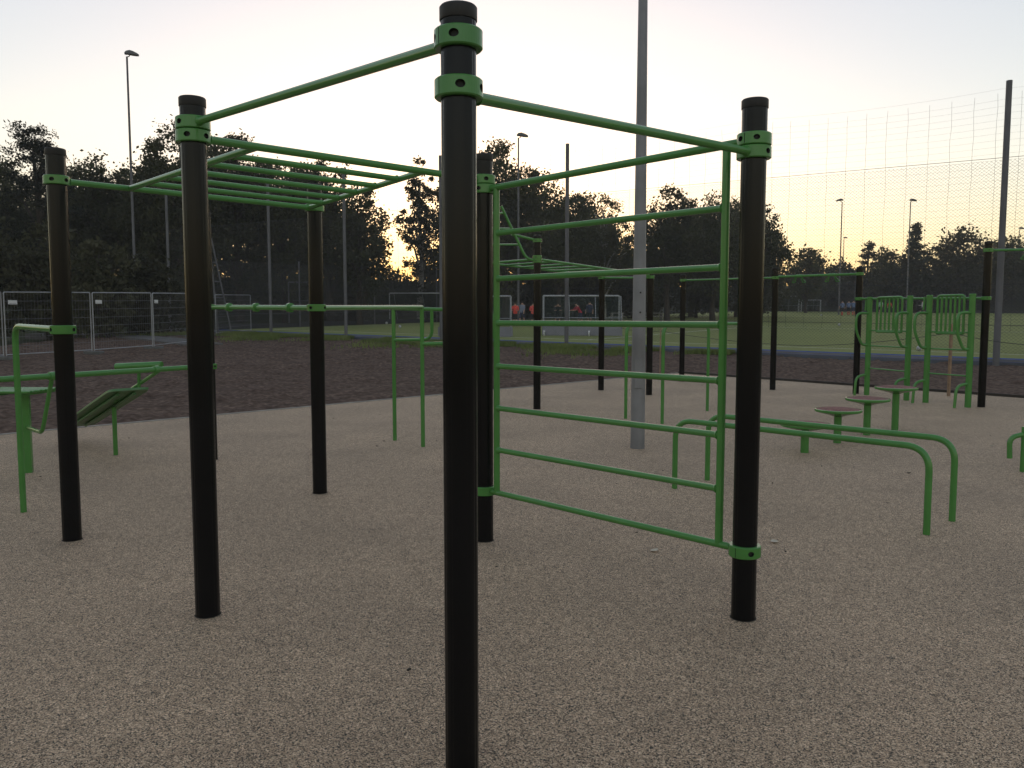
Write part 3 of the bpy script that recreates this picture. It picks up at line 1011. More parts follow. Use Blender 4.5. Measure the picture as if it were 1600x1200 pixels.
# fence around the far ends of the pitch
ff_ = thing('perimeter_fence', 'far mesh fence with steel posts and a gate behind the pitch', 'fence', C0 + V((0, 0, gz(C0.y))))
def far_pt(k):
    if k <= 97: p = C0 + UU * -1.0 + VV * k
    else: p = C0 + UU * (k - 98) + VV * 98
    return V((p.x, p.y, SLOPE * (p.y - Y0)))
ks = [2 + 7.3 * i for i in range(14)] + [104 + 9 * i for i in range(12)]
prev = None
mf = MB()
for k in ks:
    p = far_pt(k)
    part('post', MB().tube([p - V((0, 0, 0.3)), p + V((0, 0, 4.6))], 0.05, 8), 'steel_post', ff_)
    if prev is not None:
        mf.add([prev, p, p + V((0, 0, 4.4)), prev + V((0, 0, 4.4))], [(0, 1, 2, 3)])
        mid = (prev + p) / 2
        part('rail', MB().tube([prev + V((0, 0, 1.0)), p + V((0, 0, 1.0))], 0.03, 6), 'wire_dark', ff_)
        d = flat(prev, p)
        part('base_board', strip(V((prev.x, prev.y, 0)), V((p.x, p.y, 0)), 0.05, min(prev.z, p.z) - 0.3, max(prev.z, p.z) + 0.28, 0.06), 'wire_dark', ff_, smooth_on=False)
    prev = p
part('mesh', mf, 'net_far', ff_, smooth_on=False)
ga, gb = D(452, 500, 64), D(484, 500, 64)
zg = hz(ga.x, ga.y)
g_ = part('gate', MB().tube(fillet([z3(ga, zg), z3(ga, zat(441, 64)), z3(gb, zat(441, 64)), z3(gb, zg)], 0.05, 2), 0.06, 8), 'steel_post', ff_)
part('gate_bar', MB().tube([(z3(ga, zg) + z3(gb, zg)) / 2, (z3(ga, zat(441, 64)) + z3(gb, zat(441, 64))) / 2], 0.03, 6), 'steel_post', g_)
part('gate_bar', MB().tube([z3(ga, zat(470, 64)), z3(gb, zat(470, 64))], 0.03, 6), 'steel_post', g_)

# tripod mast seen between the two left posts
t = thing('braced_mast', 'slanting steel lattice mast behind the tall left rig post', 'mast', D(335, 520, 46))
for a, b, r in (((326, 366), (341, 520), 0.06), ((330, 372), (362, 522), 0.045), ((326, 380), (318, 520), 0.05)):
    part('mast_leg', MB().tube([D(*a, 46), D(*b, 46.5)], r, 8), 'steel_post', t)
for v_ in (410, 440, 465):
    part('mast_brace', MB().tube([D(322, v_, 46.2), D(335 + (v_ - 400) * 0.2, v_, 46.2)], 0.03, 6), 'steel_post', t)

# ------------------------------------------------------------------ temporary fence panels on the left
J = [G(-125, 572), G(8, 561), G(146, 552.5), G(240, 545), G(312, 536)]
plabs = ['wire site fence panel cut by the left edge, leftmost of the row', 'wire site fence panel behind the left rig post', 'wire site fence panel just right of the left rig post, white plate at top left',
         'wire site fence panel ending behind the tall second post', ]
def panel(a, b, label, top, plate=True, zlift=0.12):
    d = flat(a, b)
    L = (b - a).length - 0.1
    a = a + d * 0.05
    t = thing('site_fence_panel', label, 'fence panel', a, 'temporary site fence panels')
    za = a.z + zlift; zb = b.z + zlift
    def Q(s, z):
        return V((a.x + d.x * s, a.y + d.y * s, (za + (zb - za) * s / L) + z))
    H = top
    part('frame', MB().tube(fillet([Q(0, -0.1), Q(0, H), Q(L, H), Q(L, -0.1)], 0.05, 3), 0.021, 8), 'fence_steel', t)
    part('frame_rail', MB().tube([Q(0, 0.02), Q(L, 0.02)], 0.017, 8), 'fence_steel', t)
    m = MB()
    n = int(L / 0.11)
    for i in range(1, n):
        m.tube([Q(L * i / n, 0.03), Q(L * i / n, H)], 0.0032, 3)
    for k in range(1, 7):
        m.tube([Q(0, H * k / 7), Q(L, H * k / 7)], 0.0065, 4)
    part('wire_mesh', m, 'wire', t, kind='stuff')
    if plate:
        c = Q(0.28, H - 0.34)
        pm = MB()
        pm.box(c + V((d.y, -d.x, 0)) * 0.012, (0.30, 0.006, 0.14), math.atan2(d.y, d.x))
        pm.box(c + V((d.y, -d.x, 0)) * 0.016 + V((0, 0, -0.045)), (0.24, 0.003, 0.012), math.atan2(d.y, d.x), 1)
        part('name_plate', pm, ['white_paint', 'board_grey'], t, smooth_on=False)
    for s in (0, L):
        fm = MB()
        c = Q(s, -0.12)
        fm.box((c.x, c.y, c.z + 0.03), (0.26, 0.7, 0.13), math.atan2(d.y, d.x), bev=0.02)
        part('concrete_foot', fm, 'concrete', t)
for i in range(4):
    panel(J[i], J[i + 1], plabs[i], 2.12)
panel(G(337, 524), G(393, 519), 'distant leaning wire fence panel above the ringed bar', 2.1, False)
panel(G(299, 527), G(334, 524), 'distant wire fence panel half hidden by the tall left post', 2.1, False)

# ------------------------------------------------------------------ lamp posts round the pitch
def lamp(u, vtop, y, label, face=1, r=0.075):
    p = D(u, vtop, y)
    z0 = hz(p.x, p.y)
    t = thing('floodlight_pole', label, 'floodlight', (p.x, p.y, z0), 'floodlight poles around the pitch')
    part('pole', MB().tube([(p.x, p.y, z0 - 0.4), (p.x, p.y, p.z - 0.25)], [r * 1.25, r * 0.75], 12), 'steel_post', t)
    # curved shell head reaching out over the pitch
    k = face
    prof = [(-0.12, 0.0, 0.07), (0.0, 0.10, 0.16), (0.22, 0.13, 0.22), (0.46, 0.05, 0.22), (0.66, -0.10, 0.15), (0.72, -0.16, 0.07)]
    rings = []
    for (x, zt, w) in prof:
        x *= k
        lo = -0.10 - 0.10 * max(0, abs(x) / 0.72)
        rings.append([(p.x + x, p.y - w, p.z + lo), (p.x + x, p.y - w * 0.9, p.z + zt * 0.6), (p.x + x, p.y - w * 0.4, p.z + zt), (p.x + x, p.y + w * 0.4, p.z + zt), (p.x + x, p.y + w * 0.9, p.z + zt * 0.6), (p.x + x, p.y + w, p.z + lo)])
    part('lamp_head', MB().loft(rings), 'lamp_grey', t)
    part('bracket', MB().tube(fillet([(p.x, p.y, p.z - 0.26), (p.x + 0.14 * k, p.y, p.z - 0.24), (p.x + 0.2 * k, p.y, p.z - 0.08)], 0.05, 3), 0.03, 8), 'lamp_grey', t)
lamp(198, 82, 52, 'tallest floodlight pole above the left trees')
lamp(810, 210, 62, 'floodlight pole above the trees just right of the middle post')
lamp(1316, 312, 98, 'floodlight pole in the bright gap right of the right rig post', -1)
lamp(1423, 312, 100, 'floodlight pole beside the pointed conifer on the right')
lamp(1593, 356, 128, 'small floodlight pole at the right edge')
lamp(1319, 371, 170, 'short distant floodlight pole low in the bright gap')

# ------------------------------------------------------------------ goals
def hockey_goal(a, b, depth_dir, h, dep, label, boards=True, wheels=True, cat='goal'):
    """a, b: feet of the front posts"""
    t = thing('hockey_goal', label, cat, a, 'goals on the pitch')
    za, zb = a.z, b.z
    bk = depth_dir * dep
    for q, z in ((a, za), (b, zb)):
        part('goal_post', MB().box((q.x, q.y, z + h / 2), (0.08, 0.08, h), math.atan2(b.y - a.y, b.x - a.x)), 'goal_white', t)
        part('side_frame', MB().tube([V((q.x, q.y, z + h - 0.05)), V((q.x + bk.x * .55, q.y + bk.y * .55, z + h - 0.05)), V((q.x + bk.x, q.y + bk.y, z + 0.02))], 0.025, 8), 'fence_steel', t)
    d = flat(a, b)
    cb = MB()
    cb.tube([z3(a, za + h + 0.0), z3(b, zb + h)], 0.045, 8)
    part('crossbar', cb, 'goal_white', t)
    p0, p1 = a + bk, b + bk
    part('back_frame', MB().tube([V((p0.x, p0.y, za + 0.98)), V((p1.x, p1.y, zb + 0.98))], 0.022, 8), 'fence_steel', t)
    nm = MB()
    q0, q1 = a + bk * .55, b + bk * .55
    T = V((0, 0, h - 0.06))
    nm.add([a + T, b + T, q1 + T, q0 + T, p0 + V((0, 0, .45)), p1 + V((0, 0, .45))], [(0, 1, 2, 3), (3, 2, 5, 4)])
    nm.add([a + T, q0 + T, p0, a, b + T, q1 + T, p1, b], [(0, 1, 2, 3), (4, 5, 6, 7)])
    part('net', nm, 'net_goal', t, smooth_on=False)
    for q in (a.lerp(b, 0.33), a.lerp(b, 0.67)):
        part('net_brace', MB().tube([q + bk * .55 + V((0, 0, h - .05)), q + bk + V((0, 0, .45))], 0.018, 6), 'fence_steel', t)
    if boards:
        rz = math.atan2(d.y, d.x)
        mid = (p0 + p1) / 2
        L = (b - a).length
        m = MB().box((mid.x, mid.y, (za + zb) / 2 + 0.30), (L + 0.06, 0.03, 0.5), rz)
        bo = part('backboard', m, 'goal_board', t, smooth_on=False)
        for q, pp in ((a, p0), (b, p1)):
            c = (q + pp) / 2
            part('sideboard', MB().box((c.x, c.y, c.z + 0.30), (0.03, dep - 0.04, 0.46), rz), 'goal_board', t, smooth_on=False)
    if wheels:
        for s in (0.02, 0.6):
            c = p0.lerp(p1, s) - VV * 0.14 + V((0, 0, 0.16))
            w = MB()
            w.tube([c - d * 0.035, c + d * 0.035], 0.16, 18)
            w.tube([c - d * 0.045, c + d * 0.045], 0.08, 12, 1)
            part('wheel', w, ['white_paint', 'lamp_grey'], t)
g_front = 41.2
ha, hb = G(831, 526), G(968, 529)
du = V((1, 0.02, 0))
hockey_goal(G(849, 524.5), G(967, 525.5), V((0.0, -1, 0)), 2.16, 1.15, 'white hockey goal with grey backboard and net, seen from behind through the wall ladder')
hockey_goal(G(690, 526), G(798, 527), V((0.0, -1, 0)), 2.14, 1.0, 'white hockey goal mostly hidden behind the middle posts', wheels=False)
hockey_goal(G(609, 505), G(745, 505), V((0.3, 1, 0)).normalized(), 2.44, 1.6, 'pale distant football goal left of the middle post', boards=False, wheels=False)
hockey_goal(G(1204, 488.5), G(1248, 488), V((0.2, 1, 0)).normalized(), 2.3, 1.4, 'distant football goal beside the right rig post', boards=False, wheels=False)
hockey_goal(G(1252, 488), G(1282, 487.6), V((0.2, 1, 0)).normalized(), 1.75, 1.0, 'small white training goal left of the players in blue', boards=False, wheels=False)

# benches by the far side
for u0, u1, lab in ((953, 975, 'pale picnic table on the bank, left of the steel pole'), (1010, 1038, 'pale picnic table on the bank, right of the steel pole')):
    a, b = D(u0, 462, 72), D(u1, 462, 72)
    z0 = hz((a.x + b.x) / 2, 72)
    t = thing('picnic_table', lab, 'table', ((a.x + b.x) / 2, 72, z0), 'picnic tables on the bank')
    c = (a + b) / 2
    L = (b - a).length
    part('table_top', MB().box((c.x, 72, z0 + 0.74), (L, 0.7, 0.06), bev=0.01), 'edging', t)
    for s in (-1, 1):
        part('seat', MB().box((c.x, 72 + 0.65 * s, z0 + 0.45), (L * 1.1, 0.26, 0.05), bev=0.01), 'edging', t)
        part('trestle', MB().box((c.x + s * L * 0.35, 72, z0 + 0.36), (0.08, 1.3, 0.7)), 'edging', t)

# ------------------------------------------------------------------ people on the pitch
def person(u, y, facing, label, shirt, shorts, hairm='hair', sock=None, pose='stand', h=1.76, group='players on the pitch'):
    x = (u - 800) / F * (y * CT + CAM_H * ST)
    z0 = gz(y) + 0.06
    base = V((x, y, z0))
    k = h / 1.76
    lean = 0.0
    if pose == 'lean': lean = 0.28
    st = {'stand': (0.10, 0.02), 'jog': (0.10, 0.30), 'lean': (0.15, 0.08), 'walk': (0.09, 0.20)}[pose]
    w, sp = st
    # joints: x across, y forward
    J = [(0, 0, .95), (0, .03 + lean * .4, 1.15), (0, .02 + lean * .9, 1.38 - lean * .12), (0, lean * 1.1, 1.50 - lean * .2), (0, .02 + lean * 1.25, 1.58 - lean * .25), (0, .03 + lean * 1.4, 1.70 - lean * .3)]
    R = [.150, .135, .165, .062, .085, .085]
    E = [(0, 1), (1, 2), (2, 3), (3, 4), (4, 5)]
    def add(p, r, par):
        J.append(p); R.append(r); E.append((par, len(J) - 1)); return len(J) - 1
    for s in (-1, 1):
        fw = sp * s
        hip = add((s * .095, 0, .88), .095, 0)
        kn = add((s * w, fw * .6 + .04, .50), .062, hip)
        an = add((s * w, fw * 0.9 - (.12 if fw < 0 and pose == 'jog' else 0), .10), .042, kn)
        add((s * w * 1.1, fw * 0.9 + .15 - (.12 if fw < 0 and pose == 'jog' else 0), .045), .038, an)
        sh = add((s * .185, lean * .9, 1.40 - lean * .12), .062, 2)
        el_f = {'stand': .06, 'jog': -.12 * s, 'lean': .22 + lean * .9, 'walk': -.10 * s}[pose]
        el = add((s * .245, el_f, 1.14 - lean * .1), .048, sh)
        bend = pose in ('jog', 'lean') or (pose == 'stand' and shirt in ('red_shirt',))
        wr = add((s * (.16 if bend else .26), el_f + (.22 if bend else .07), 1.10 if bend else .90), .036, el)
        add((s * (.10 if bend else .26), el_f + (.29 if bend else .09), 1.11 if bend else .80), .040, wr)
    me = bpy.data.meshes.new('person')
    ca, sa = math.cos(facing), math.sin(facing)
    me.from_pydata([((a * ca - b * sa) * k, (a * sa + b * ca) * k, c * k) for a, b, c in J], E, [])
    o = bpy.data.objects.new('person', me)
    o.location = base
    COL.objects.link(o)
    sk = o.modifiers.new('skin', 'SKIN')
    sk.use_smooth_shade = True
    for i, r in enumerate(R):
        sv = me.skin_vertices[0].data[i] if me.skin_vertices else None
        if sv: sv.radius = (r * k, r * k * (0.72 if i in (0, 1, 2) else 1))
    return o, base, k, label, shirt, shorts, hairm, sock, group
def make_people(specs):
    objs = []
    for sp in specs:
        u, y = sp['u'], sp['y']
        objs.append(sp)
    return objs
def person_final(spec):
    o, base, k, label, shirt, shorts, hairm, sock, group = person(**spec)
    return o, k, label, shirt, shorts, hairm, sock, group
P_SPECS = [
    dict(u=805, y=58, facing=math.pi * .95, label='player in red shirt and black shorts, left of the two red ones', shirt='red_shirt', shorts='black_cloth', pose='stand'),
    dict(u=816, y=61, facing=math.pi * .8, label='player in grey-blue shirt between two red shirts', shirt='grey_shirt', shorts='navy_cloth', pose='walk', h=1.8),
    dict(u=833, y=58, facing=math.pi * 1.05, label='player in red shirt right beside the distant rig post', shirt='red_shirt', shorts='black_cloth', pose='stand', h=1.74),
    dict(u=871, y=60, facing=math.pi, label='player in black behind the goal net', shirt='black_cloth', shorts='black_cloth', pose='lean'),
    dict(u=907, y=58, facing=math.pi * .6, label='player in crimson shirt leaning behind the goal net', shirt='crimson_shirt', shorts='navy_cloth', pose='lean', h=1.8),
    dict(u=921, y=61, facing=math.pi * .9, label='player in dark navy next to the crimson shirt', shirt='navy_cloth', shorts='black_cloth', pose='stand', h=1.82),
    dict(u=1315, y=92, facing=0.4, label='player in blue shirt and red socks, leftmost of three', shirt='blue_shirt', shorts='black_cloth', sock='red_sock', pose='walk'),
    dict(u=1325, y=94, facing=0.2, label='player in blue shirt and red socks, middle of three', shirt='blue_shirt', shorts='black_cloth', sock='red_sock', pose='stand'),
    dict(u=1332.5, y=93, facing=-0.3, label='player in blue shirt and red socks, rightmost of three', shirt='blue_shirt', shorts='navy_cloth', sock='red_sock', pose='walk', h=1.8),
    dict(u=1375, y=104, facing=2.5, label='player in pale mint shirt seen through the farther backrest', shirt='mint_shirt', shorts='black_cloth', pose='walk'),
    dict(u=1388.5, y=100, facing=3.6, label='player in red shirt seen through the farther backrest', shirt='red_shirt', shorts='black_cloth', pose='walk'),
    dict(u=1440, y=98, facing=1.2, label='player in white shirt between the two leg-raise stations', shirt='white_shirt', shorts='black_cloth', pose='jog'),
    dict(u=1560, y=118, facing=1.2, label='player in dark clothes far right on the pitch', shirt='navy_cloth', shorts='black_cloth', pose='walk'),
]
made = [person_final(s) for s in P_SPECS]
# grow the skins with one evaluated pass
for o, *_ in made:
    for i, r in enumerate(o.data.skin_vertices[0].data):
        r.use_root = (i == 0)
    sub = o.modifiers.new('sub', 'SUBSURF'); sub.levels = 1; sub.render_levels = 1
bpy.context.view_layer.update()
dg = bpy.context.evaluated_depsgraph_get()
for o, k, label, shirt, shorts, hairm, sock, group in made:
    ev = o.evaluated_get(dg)
    nm = bpy.data.meshes.new_from_object(ev)
    o.modifiers.clear()
    o.data = nm
    nm.materials.clear()
    for q in ('skin', shirt, shorts, hairm, sock or 'skin', 'black_cloth'):
        nm.materials.append(M[q])
    top = max(v.co.z for v in nm.vertices)
    for p in nm.polygons:
        c = p.center
        z = c.z / k
        rad = math.hypot(c.x, c.y) / k
        if z > top / k - 0.10: mi = 3
        elif z > top / k - 0.27: mi = 0
        elif z > 0.93:
            mi = 0 if (rad > 0.27 and z < 1.12) else 1
        elif z > 0.52: mi = 0 if rad > 0.235 and z > .72 else 2
        elif z > 0.42: mi = 0
        elif z > 0.09: mi = 4
        else: mi = 5
        p.material_index = mi
        p.use_smooth = True
    tag(o, label, 'person', group)

# ------------------------------------------------------------------ balls, stake, leaves
def ball(u, v, label, r=0.11):
    p = G(u, v)
    m = MB()
    m.lathe((p.x, p.y, p.z + 0.06 + r), [(r * math.sin(math.pi * i / 10) + 1e-4, -r * math.cos(math.pi * i / 10)) for i in range(11)], 16)
    solo('ball', m, 'goal_white', p, label, 'ball', 'balls lying on the pitch')
for u, v, lab in ((1283, 494.5, 'white ball on the turf left of the players in blue'), (1013, 497, 'white ball on the turf right of the steel pole'), (625, 514, 'white ball on the far turf left of the middle post'),
                  (604, 508, 'white ball farther left on the far turf'), (1436, 551, 'white ball on the blue strip by the leg-raise station'), (1311, 511, 'small white ball below the players in blue')):
    ball(u, v, lab, 0.10)
p = G(1482, 619)
m = MB().box((p.x, p.y, 0.62), (0.045, 0.045, 1.5), 0.3, bev=0.003)
solo('wooden_stake', m, 'wood', p, 'thin wooden stake at the edge of the soil behind the leg-raise stations', 'stake')
p2 = G(1031, 584)
m = MB().box((p2.x, p2.y, 0.55), (0.02, 0.02, 1.3), 0.2, bev=0.003)
solo('wooden_stake', m, 'wood', p2, 'thin wooden stake at the soil edge beside the steel pole', 'stake')
m = MB()
pts = []
chain = [D(970, 512, 21), z3(p2, 1.13), z3(G(1250, 600), 0.86), z3(p, 1.2), D(1660, 541, 14.0)]
for i in range(len(chain) - 1):
    for k in range(12):
        t_ = k / 12
        q = chain[i].lerp(chain[i + 1], t_)
        q.z -= 0.06 * 4 * t_ * (1 - t_)
        pts.append(q)
pts.append(chain[-1])
m.tube(pts, 0.006, 5)
solo('rope', m, 'wire_dark', p, 'thin dark rope strung between the wooden stakes', 'rope')
rnd = random.Random(5)
for u, v, lab, sz in ((1022, 862, 'pale curled leaf on the ground below the wall ladder', 0.075), (1210, 848, 'pale curled leaf right of the right rig post', 0.075), (1044, 773, 'small pale leaf near the low bar leg', 0.03),
                  (1550, 697, 'small pale leaf near the right edge', 0.05), (1207, 756, 'small dark leaf right of the wall ladder', 0.025), (1387, 787, 'small dark leaf beneath the low bars', 0.025), (1420, 740, 'dark twig-like leaf behind the low bars', 0.05)):
    p = G(u, v)
    a = rnd.uniform(0, 6.28)
    d, e = V((math.cos(a), math.sin(a), 0)), V((-math.sin(a), math.cos(a), 0))
    m = MB()
    rows = []
    for i in range(6):
        t_ = i / 5
        w = sz * 0.32 * math.sin(math.pi * min(0.97, t_ + 0.04))
        c = p + d * (sz * (t_ - 0.5)) + V((0, 0, 0.004 + 0.010 * (2 * t_ - 1) ** 2))
        rows.append([c - e * w + V((0, 0, 0.25 * w)), c, c + e * w + V((0, 0, 0.35 * w)), c - V((0, 0, 0.0012))])
    m.loft(rows)
    solo('fallen_leaf', m, 'debris' if 'dark' in lab else 'leaf_dry', p, lab, 'leaf', 'fallen leaves on the rubber ground')
m = MB()
for i in range(80):
    p = V((rnd.uniform(-7, 9), rnd.uniform(1.9, 15), 0))
    if out_dist(p.x, p.y) > -0.3: continue
    s = rnd.uniform(0.004, 0.011)
    a = rnd.uniform(0, 3.14)
    m.box((p.x, p.y, s * 0.3), (s * 2.2, s, s * 0.7), a)
o = struct('debris', m, 'debris', 'stuff', False)
o['label'] = 'tiny dark crumbs scattered over the rubber ground'; o['category'] = 'debris'

# grass along the fence
rng = np.random.default_rng(4)
def blades(n, sampler, h, w):
    vs = np.zeros((n, 3, 3)); 
    P = sampler(n)
    a = rng.uniform(0, 2 * math.pi, n)
    hh = h * rng.uniform(0.5, 1.3, n)
    lean = rng.normal(0, 0.35, (n, 2)) * hh[:, None]
    vs[:, 0] = P; vs[:, 0, 0] -= np.cos(a) * w; vs[:, 0, 1] -= np.sin(a) * w
    vs[:, 1] = P; vs[:, 1, 0] += np.cos(a) * w; vs[:, 1, 1] += np.sin(a) * w
    vs[:, 2] = P; vs[:, 2, 2] += hh; vs[:, 2, :2] += lean
    return vs.reshape(-1, 3)
def tri_mesh(name, vs, k, mats, idxm=None):
    n = len(vs) // k
    me = bpy.data.meshes.new(name)
    me.vertices.add(len(vs)); me.vertices.foreach_set('co', vs.astype(np.float32).ravel())
    me.loops.add(n * k); me.loops.foreach_set('vertex_index', np.arange(n * k, dtype=np.int32))
    me.polygons.add(n)
    me.polygons.foreach_set('loop_start', np.arange(0, n * k, k, dtype=np.int32))
    me.polygons.foreach_set('loop_total', np.full(n, k, dtype=np.int32))
    for q in mats: me.materials.append(M[q])
    me.update(calc_edges=True)
    return me
def grass_pts(n):
    s = rng.uniform(2, 34, n)
    wdt = 2.6 + 1.2 * np.sin(s * 0.7) - 0.03 * s
    t = -np.abs(rng.normal(0, 1, n)) * wdt * 0.62 + 0.1
    x = C0.x + UU.x * s + VV.x * t
    y = C0.y + UU.y * s + VV.y * t
    pz = SLOPE * np.maximum(0, y - Y0)
    keep = np.array([noise.noise(V((a * 0.5, b * 0.5, 9))) > -0.12 for a, b in zip(x, y)])
    pz = np.where(keep, pz, -1)
    return np.stack([x, y, pz], 1)
o = bpy.data.objects.new('grass', tri_mesh('grass', blades(60000, grass_pts, 0.17, 0.022), 3, ['grass_blade']))
COL.objects.link(o)
tag(o, 'rough green grass growing along the foot of the pitch fence', 'grass', None, 'stuff')

# ------------------------------------------------------------------ trees
def leaves(centers, radii, per, size, flat_=0.75, rs=None, aspect=0.6):
    n = len(centers)
    N = n * per
    c = np.repeat(centers, per, 0)
    r = np.repeat(radii, per)
    g = np.clip(rs.normal(0, 0.55, (N, 3)), -1.3, 1.3)
    p = c + g * r[:, None] * np.array([1, 1, flat_])
    a = rs.normal(0, 1, (N, 3)); a /= np.linalg.norm(a, axis=1)[:, None]
    b = np.cross(a, rs.normal(0, 1, (N, 3))); b /= np.linalg.norm(b, axis=1)[:, None] + 1e-9
    s = size * rs.uniform(0.6, 1.35, N)
    a *= s[:, None]; b *= (s * aspect)[:, None]
    q = np.stack([p - a, p + b - a * 0.1, p + a, p - b - a * 0.1], 1)
    return q.reshape(-1, 3)

def tree(name, u, vtop, wpx, y, kind, label, group, cat='tree', seed=0, leafm=None, base_frac=0.2, dens=1.0):
    rs = np.random.default_rng(seed * 7 + 11)
    top = D(u, vtop, y)
    x = top.x
    z0 = hz(x, y) - 0.2
    H = top.z - z0
    Wd = wpx * y / F * (1.22 if kind == 'broad' else 1.0)
    rx = Wd / 2
    root = thing(name, label, cat, (x, y, z0), group)
    barkm = 'bark'
    cc, cr = [], []
    if kind in ('broad', 'birch', 'bush'):
        lo = base_frac * H
        rz = (H - lo) / 2
        cz = lo + rz
        nC = {'broad': 190, 'birch': 130, 'bush': 120}[kind]
        tries = 0
        while len(cc) < nC and tries < 4000:
            tries += 1
            g = rs.normal(0, 1, 3); g /= np.linalg.norm(g)
            f = rs.uniform(0.05, 1) ** 0.45
            p = g * f
            # egg-shaped outline, wider below the middle
            wz = 1 - 0.22 * max(0, p[2])
            q = np.array([p[0] * rx * wz, p[1] * rx * wz * 0.9, p[2] * rz])
            gv = V(g)
            q *= 0.86 + 0.42 * noise.noise(gv * 1.6 + V((seed * 3.1, 0, 0))) + 0.22 * noise.noise(gv * 4.2 + V((0, seed * 1.7, 0)))
            cc.append(q + np.array([x, y, z0 + cz]))
            cr.append(rx * rs.uniform(0.13, 0.27) * (0.85 if kind == 'birch' else 1))
        cc.append(np.array([x + rs.normal(0, rx * .12), y, top.z - rx * 0.16])); cr.append(rx * 0.18)
        for k in range(4):
            a_ = rs.uniform(-1, 1)
            cc.append(np.array([x + a_ * rx * .7, y, z0 + cz + rz * (1 - 0.55 * a_ * a_) - rx * .16])); cr.append(rx * rs.uniform(.1, .17))
        flat_ = 0.8
    elif kind == 'pine':
        nl = 9
        for i in range(nl):
            f = 0.30 + 0.68 * i / (nl - 1)
            for k in range(13):
                a = rs.uniform(0, 6.28); rr = rx * (1.05 - 0.75 * max(0, f - 0.55) / 0.45 ) * rs.uniform(0.3, 1) * (0.75 if f < .5 else 1)
                cc.append(np.array([x + math.cos(a) * rr, y + math.sin(a) * rr, z0 + H * f - rs.uniform(0, .10) * H])); cr.append(rx * rs.uniform(0.14, 0.26))
        flat_ = 0.5
    else:  # cone
        nl = 12
        for i in range(nl):
            f = 0.14 + 0.84 * i / (nl - 1)
            for k in range(15 if f < .7 else 8):
                a = rs.uniform(0, 6.28); rr = rx * (1.03 - f) * rs.uniform(0.35, 1.1)
                cc.append(np.array([x + math.cos(a) * rr, y + math.sin(a) * rr, z0 + H * f - rs.uniform(0, .09) * H])); cr.append(rx * rs.uniform(0.16, 0.26) * (1.2 - .7 * f))
        flat_ = 0.6
    cc = np.array(cc); cr = np.array(cr)
    size = (0.125 if kind != 'birch' else 0.105) * max(1.0, y / 70) * (0.9 if kind in ('pine', 'cone') else 1)
    # enough leaves for the crown to close without turning into a solid lump
    area = rx * 2 * H * 0.75
    total = dens * (4.3 if kind != 'birch' else 3.2) * area / (1.24 * size * size)
    per = int(min(170, max(24, total / len(cc))))
    q = leaves(cc, cr, per, size, flat_, rs, 0.35 if kind in ('pine',) else 0.62)
    q -= np.array([x, y, z0])
    leafm = leafm or {'broad': 'leaf_oak', 'birch': 'leaf_birch', 'pine': 'leaf_pine', 'cone': 'leaf_pine', 'bush': 'leaf_shrub'}[kind]
    o = bpy.data.objects.new('crown', tri_mesh('crown', q, 4, [leafm]))
    COL.objects.link(o); o.parent = root
    m = MB()
    r0 = max(0.05, 0.022 * H)
    tp = [V((x + 0.12 * math.sin(i * 1.3 + seed) * (i > 0), y, z0 - 0.2 + H * 0.88 * i / 7)) for i in range(8)]
    m.tube(tp, [r0 * (1.25 if i == 0 else 1 - 0.11 * i) for i in range(8)], 8)
    for k in rs.choice(len(cc), size=min(16, len(cc)), replace=False):
        e = V(cc[k]); f = min(0.85, max(0.12, (e.z - z0) / H - 0.18))
        s = V((x, y, z0 + H * f))
        mid = s.lerp(e, 0.5) + V((0, 0, 0.04 * H))
        m.tube([s, mid, e], [r0 * 0.42, r0 * 0.28, r0 * 0.1], 5)
    part('trunk', m, 'bark_birch' if kind == 'birch' else 'bark', root)
    return root

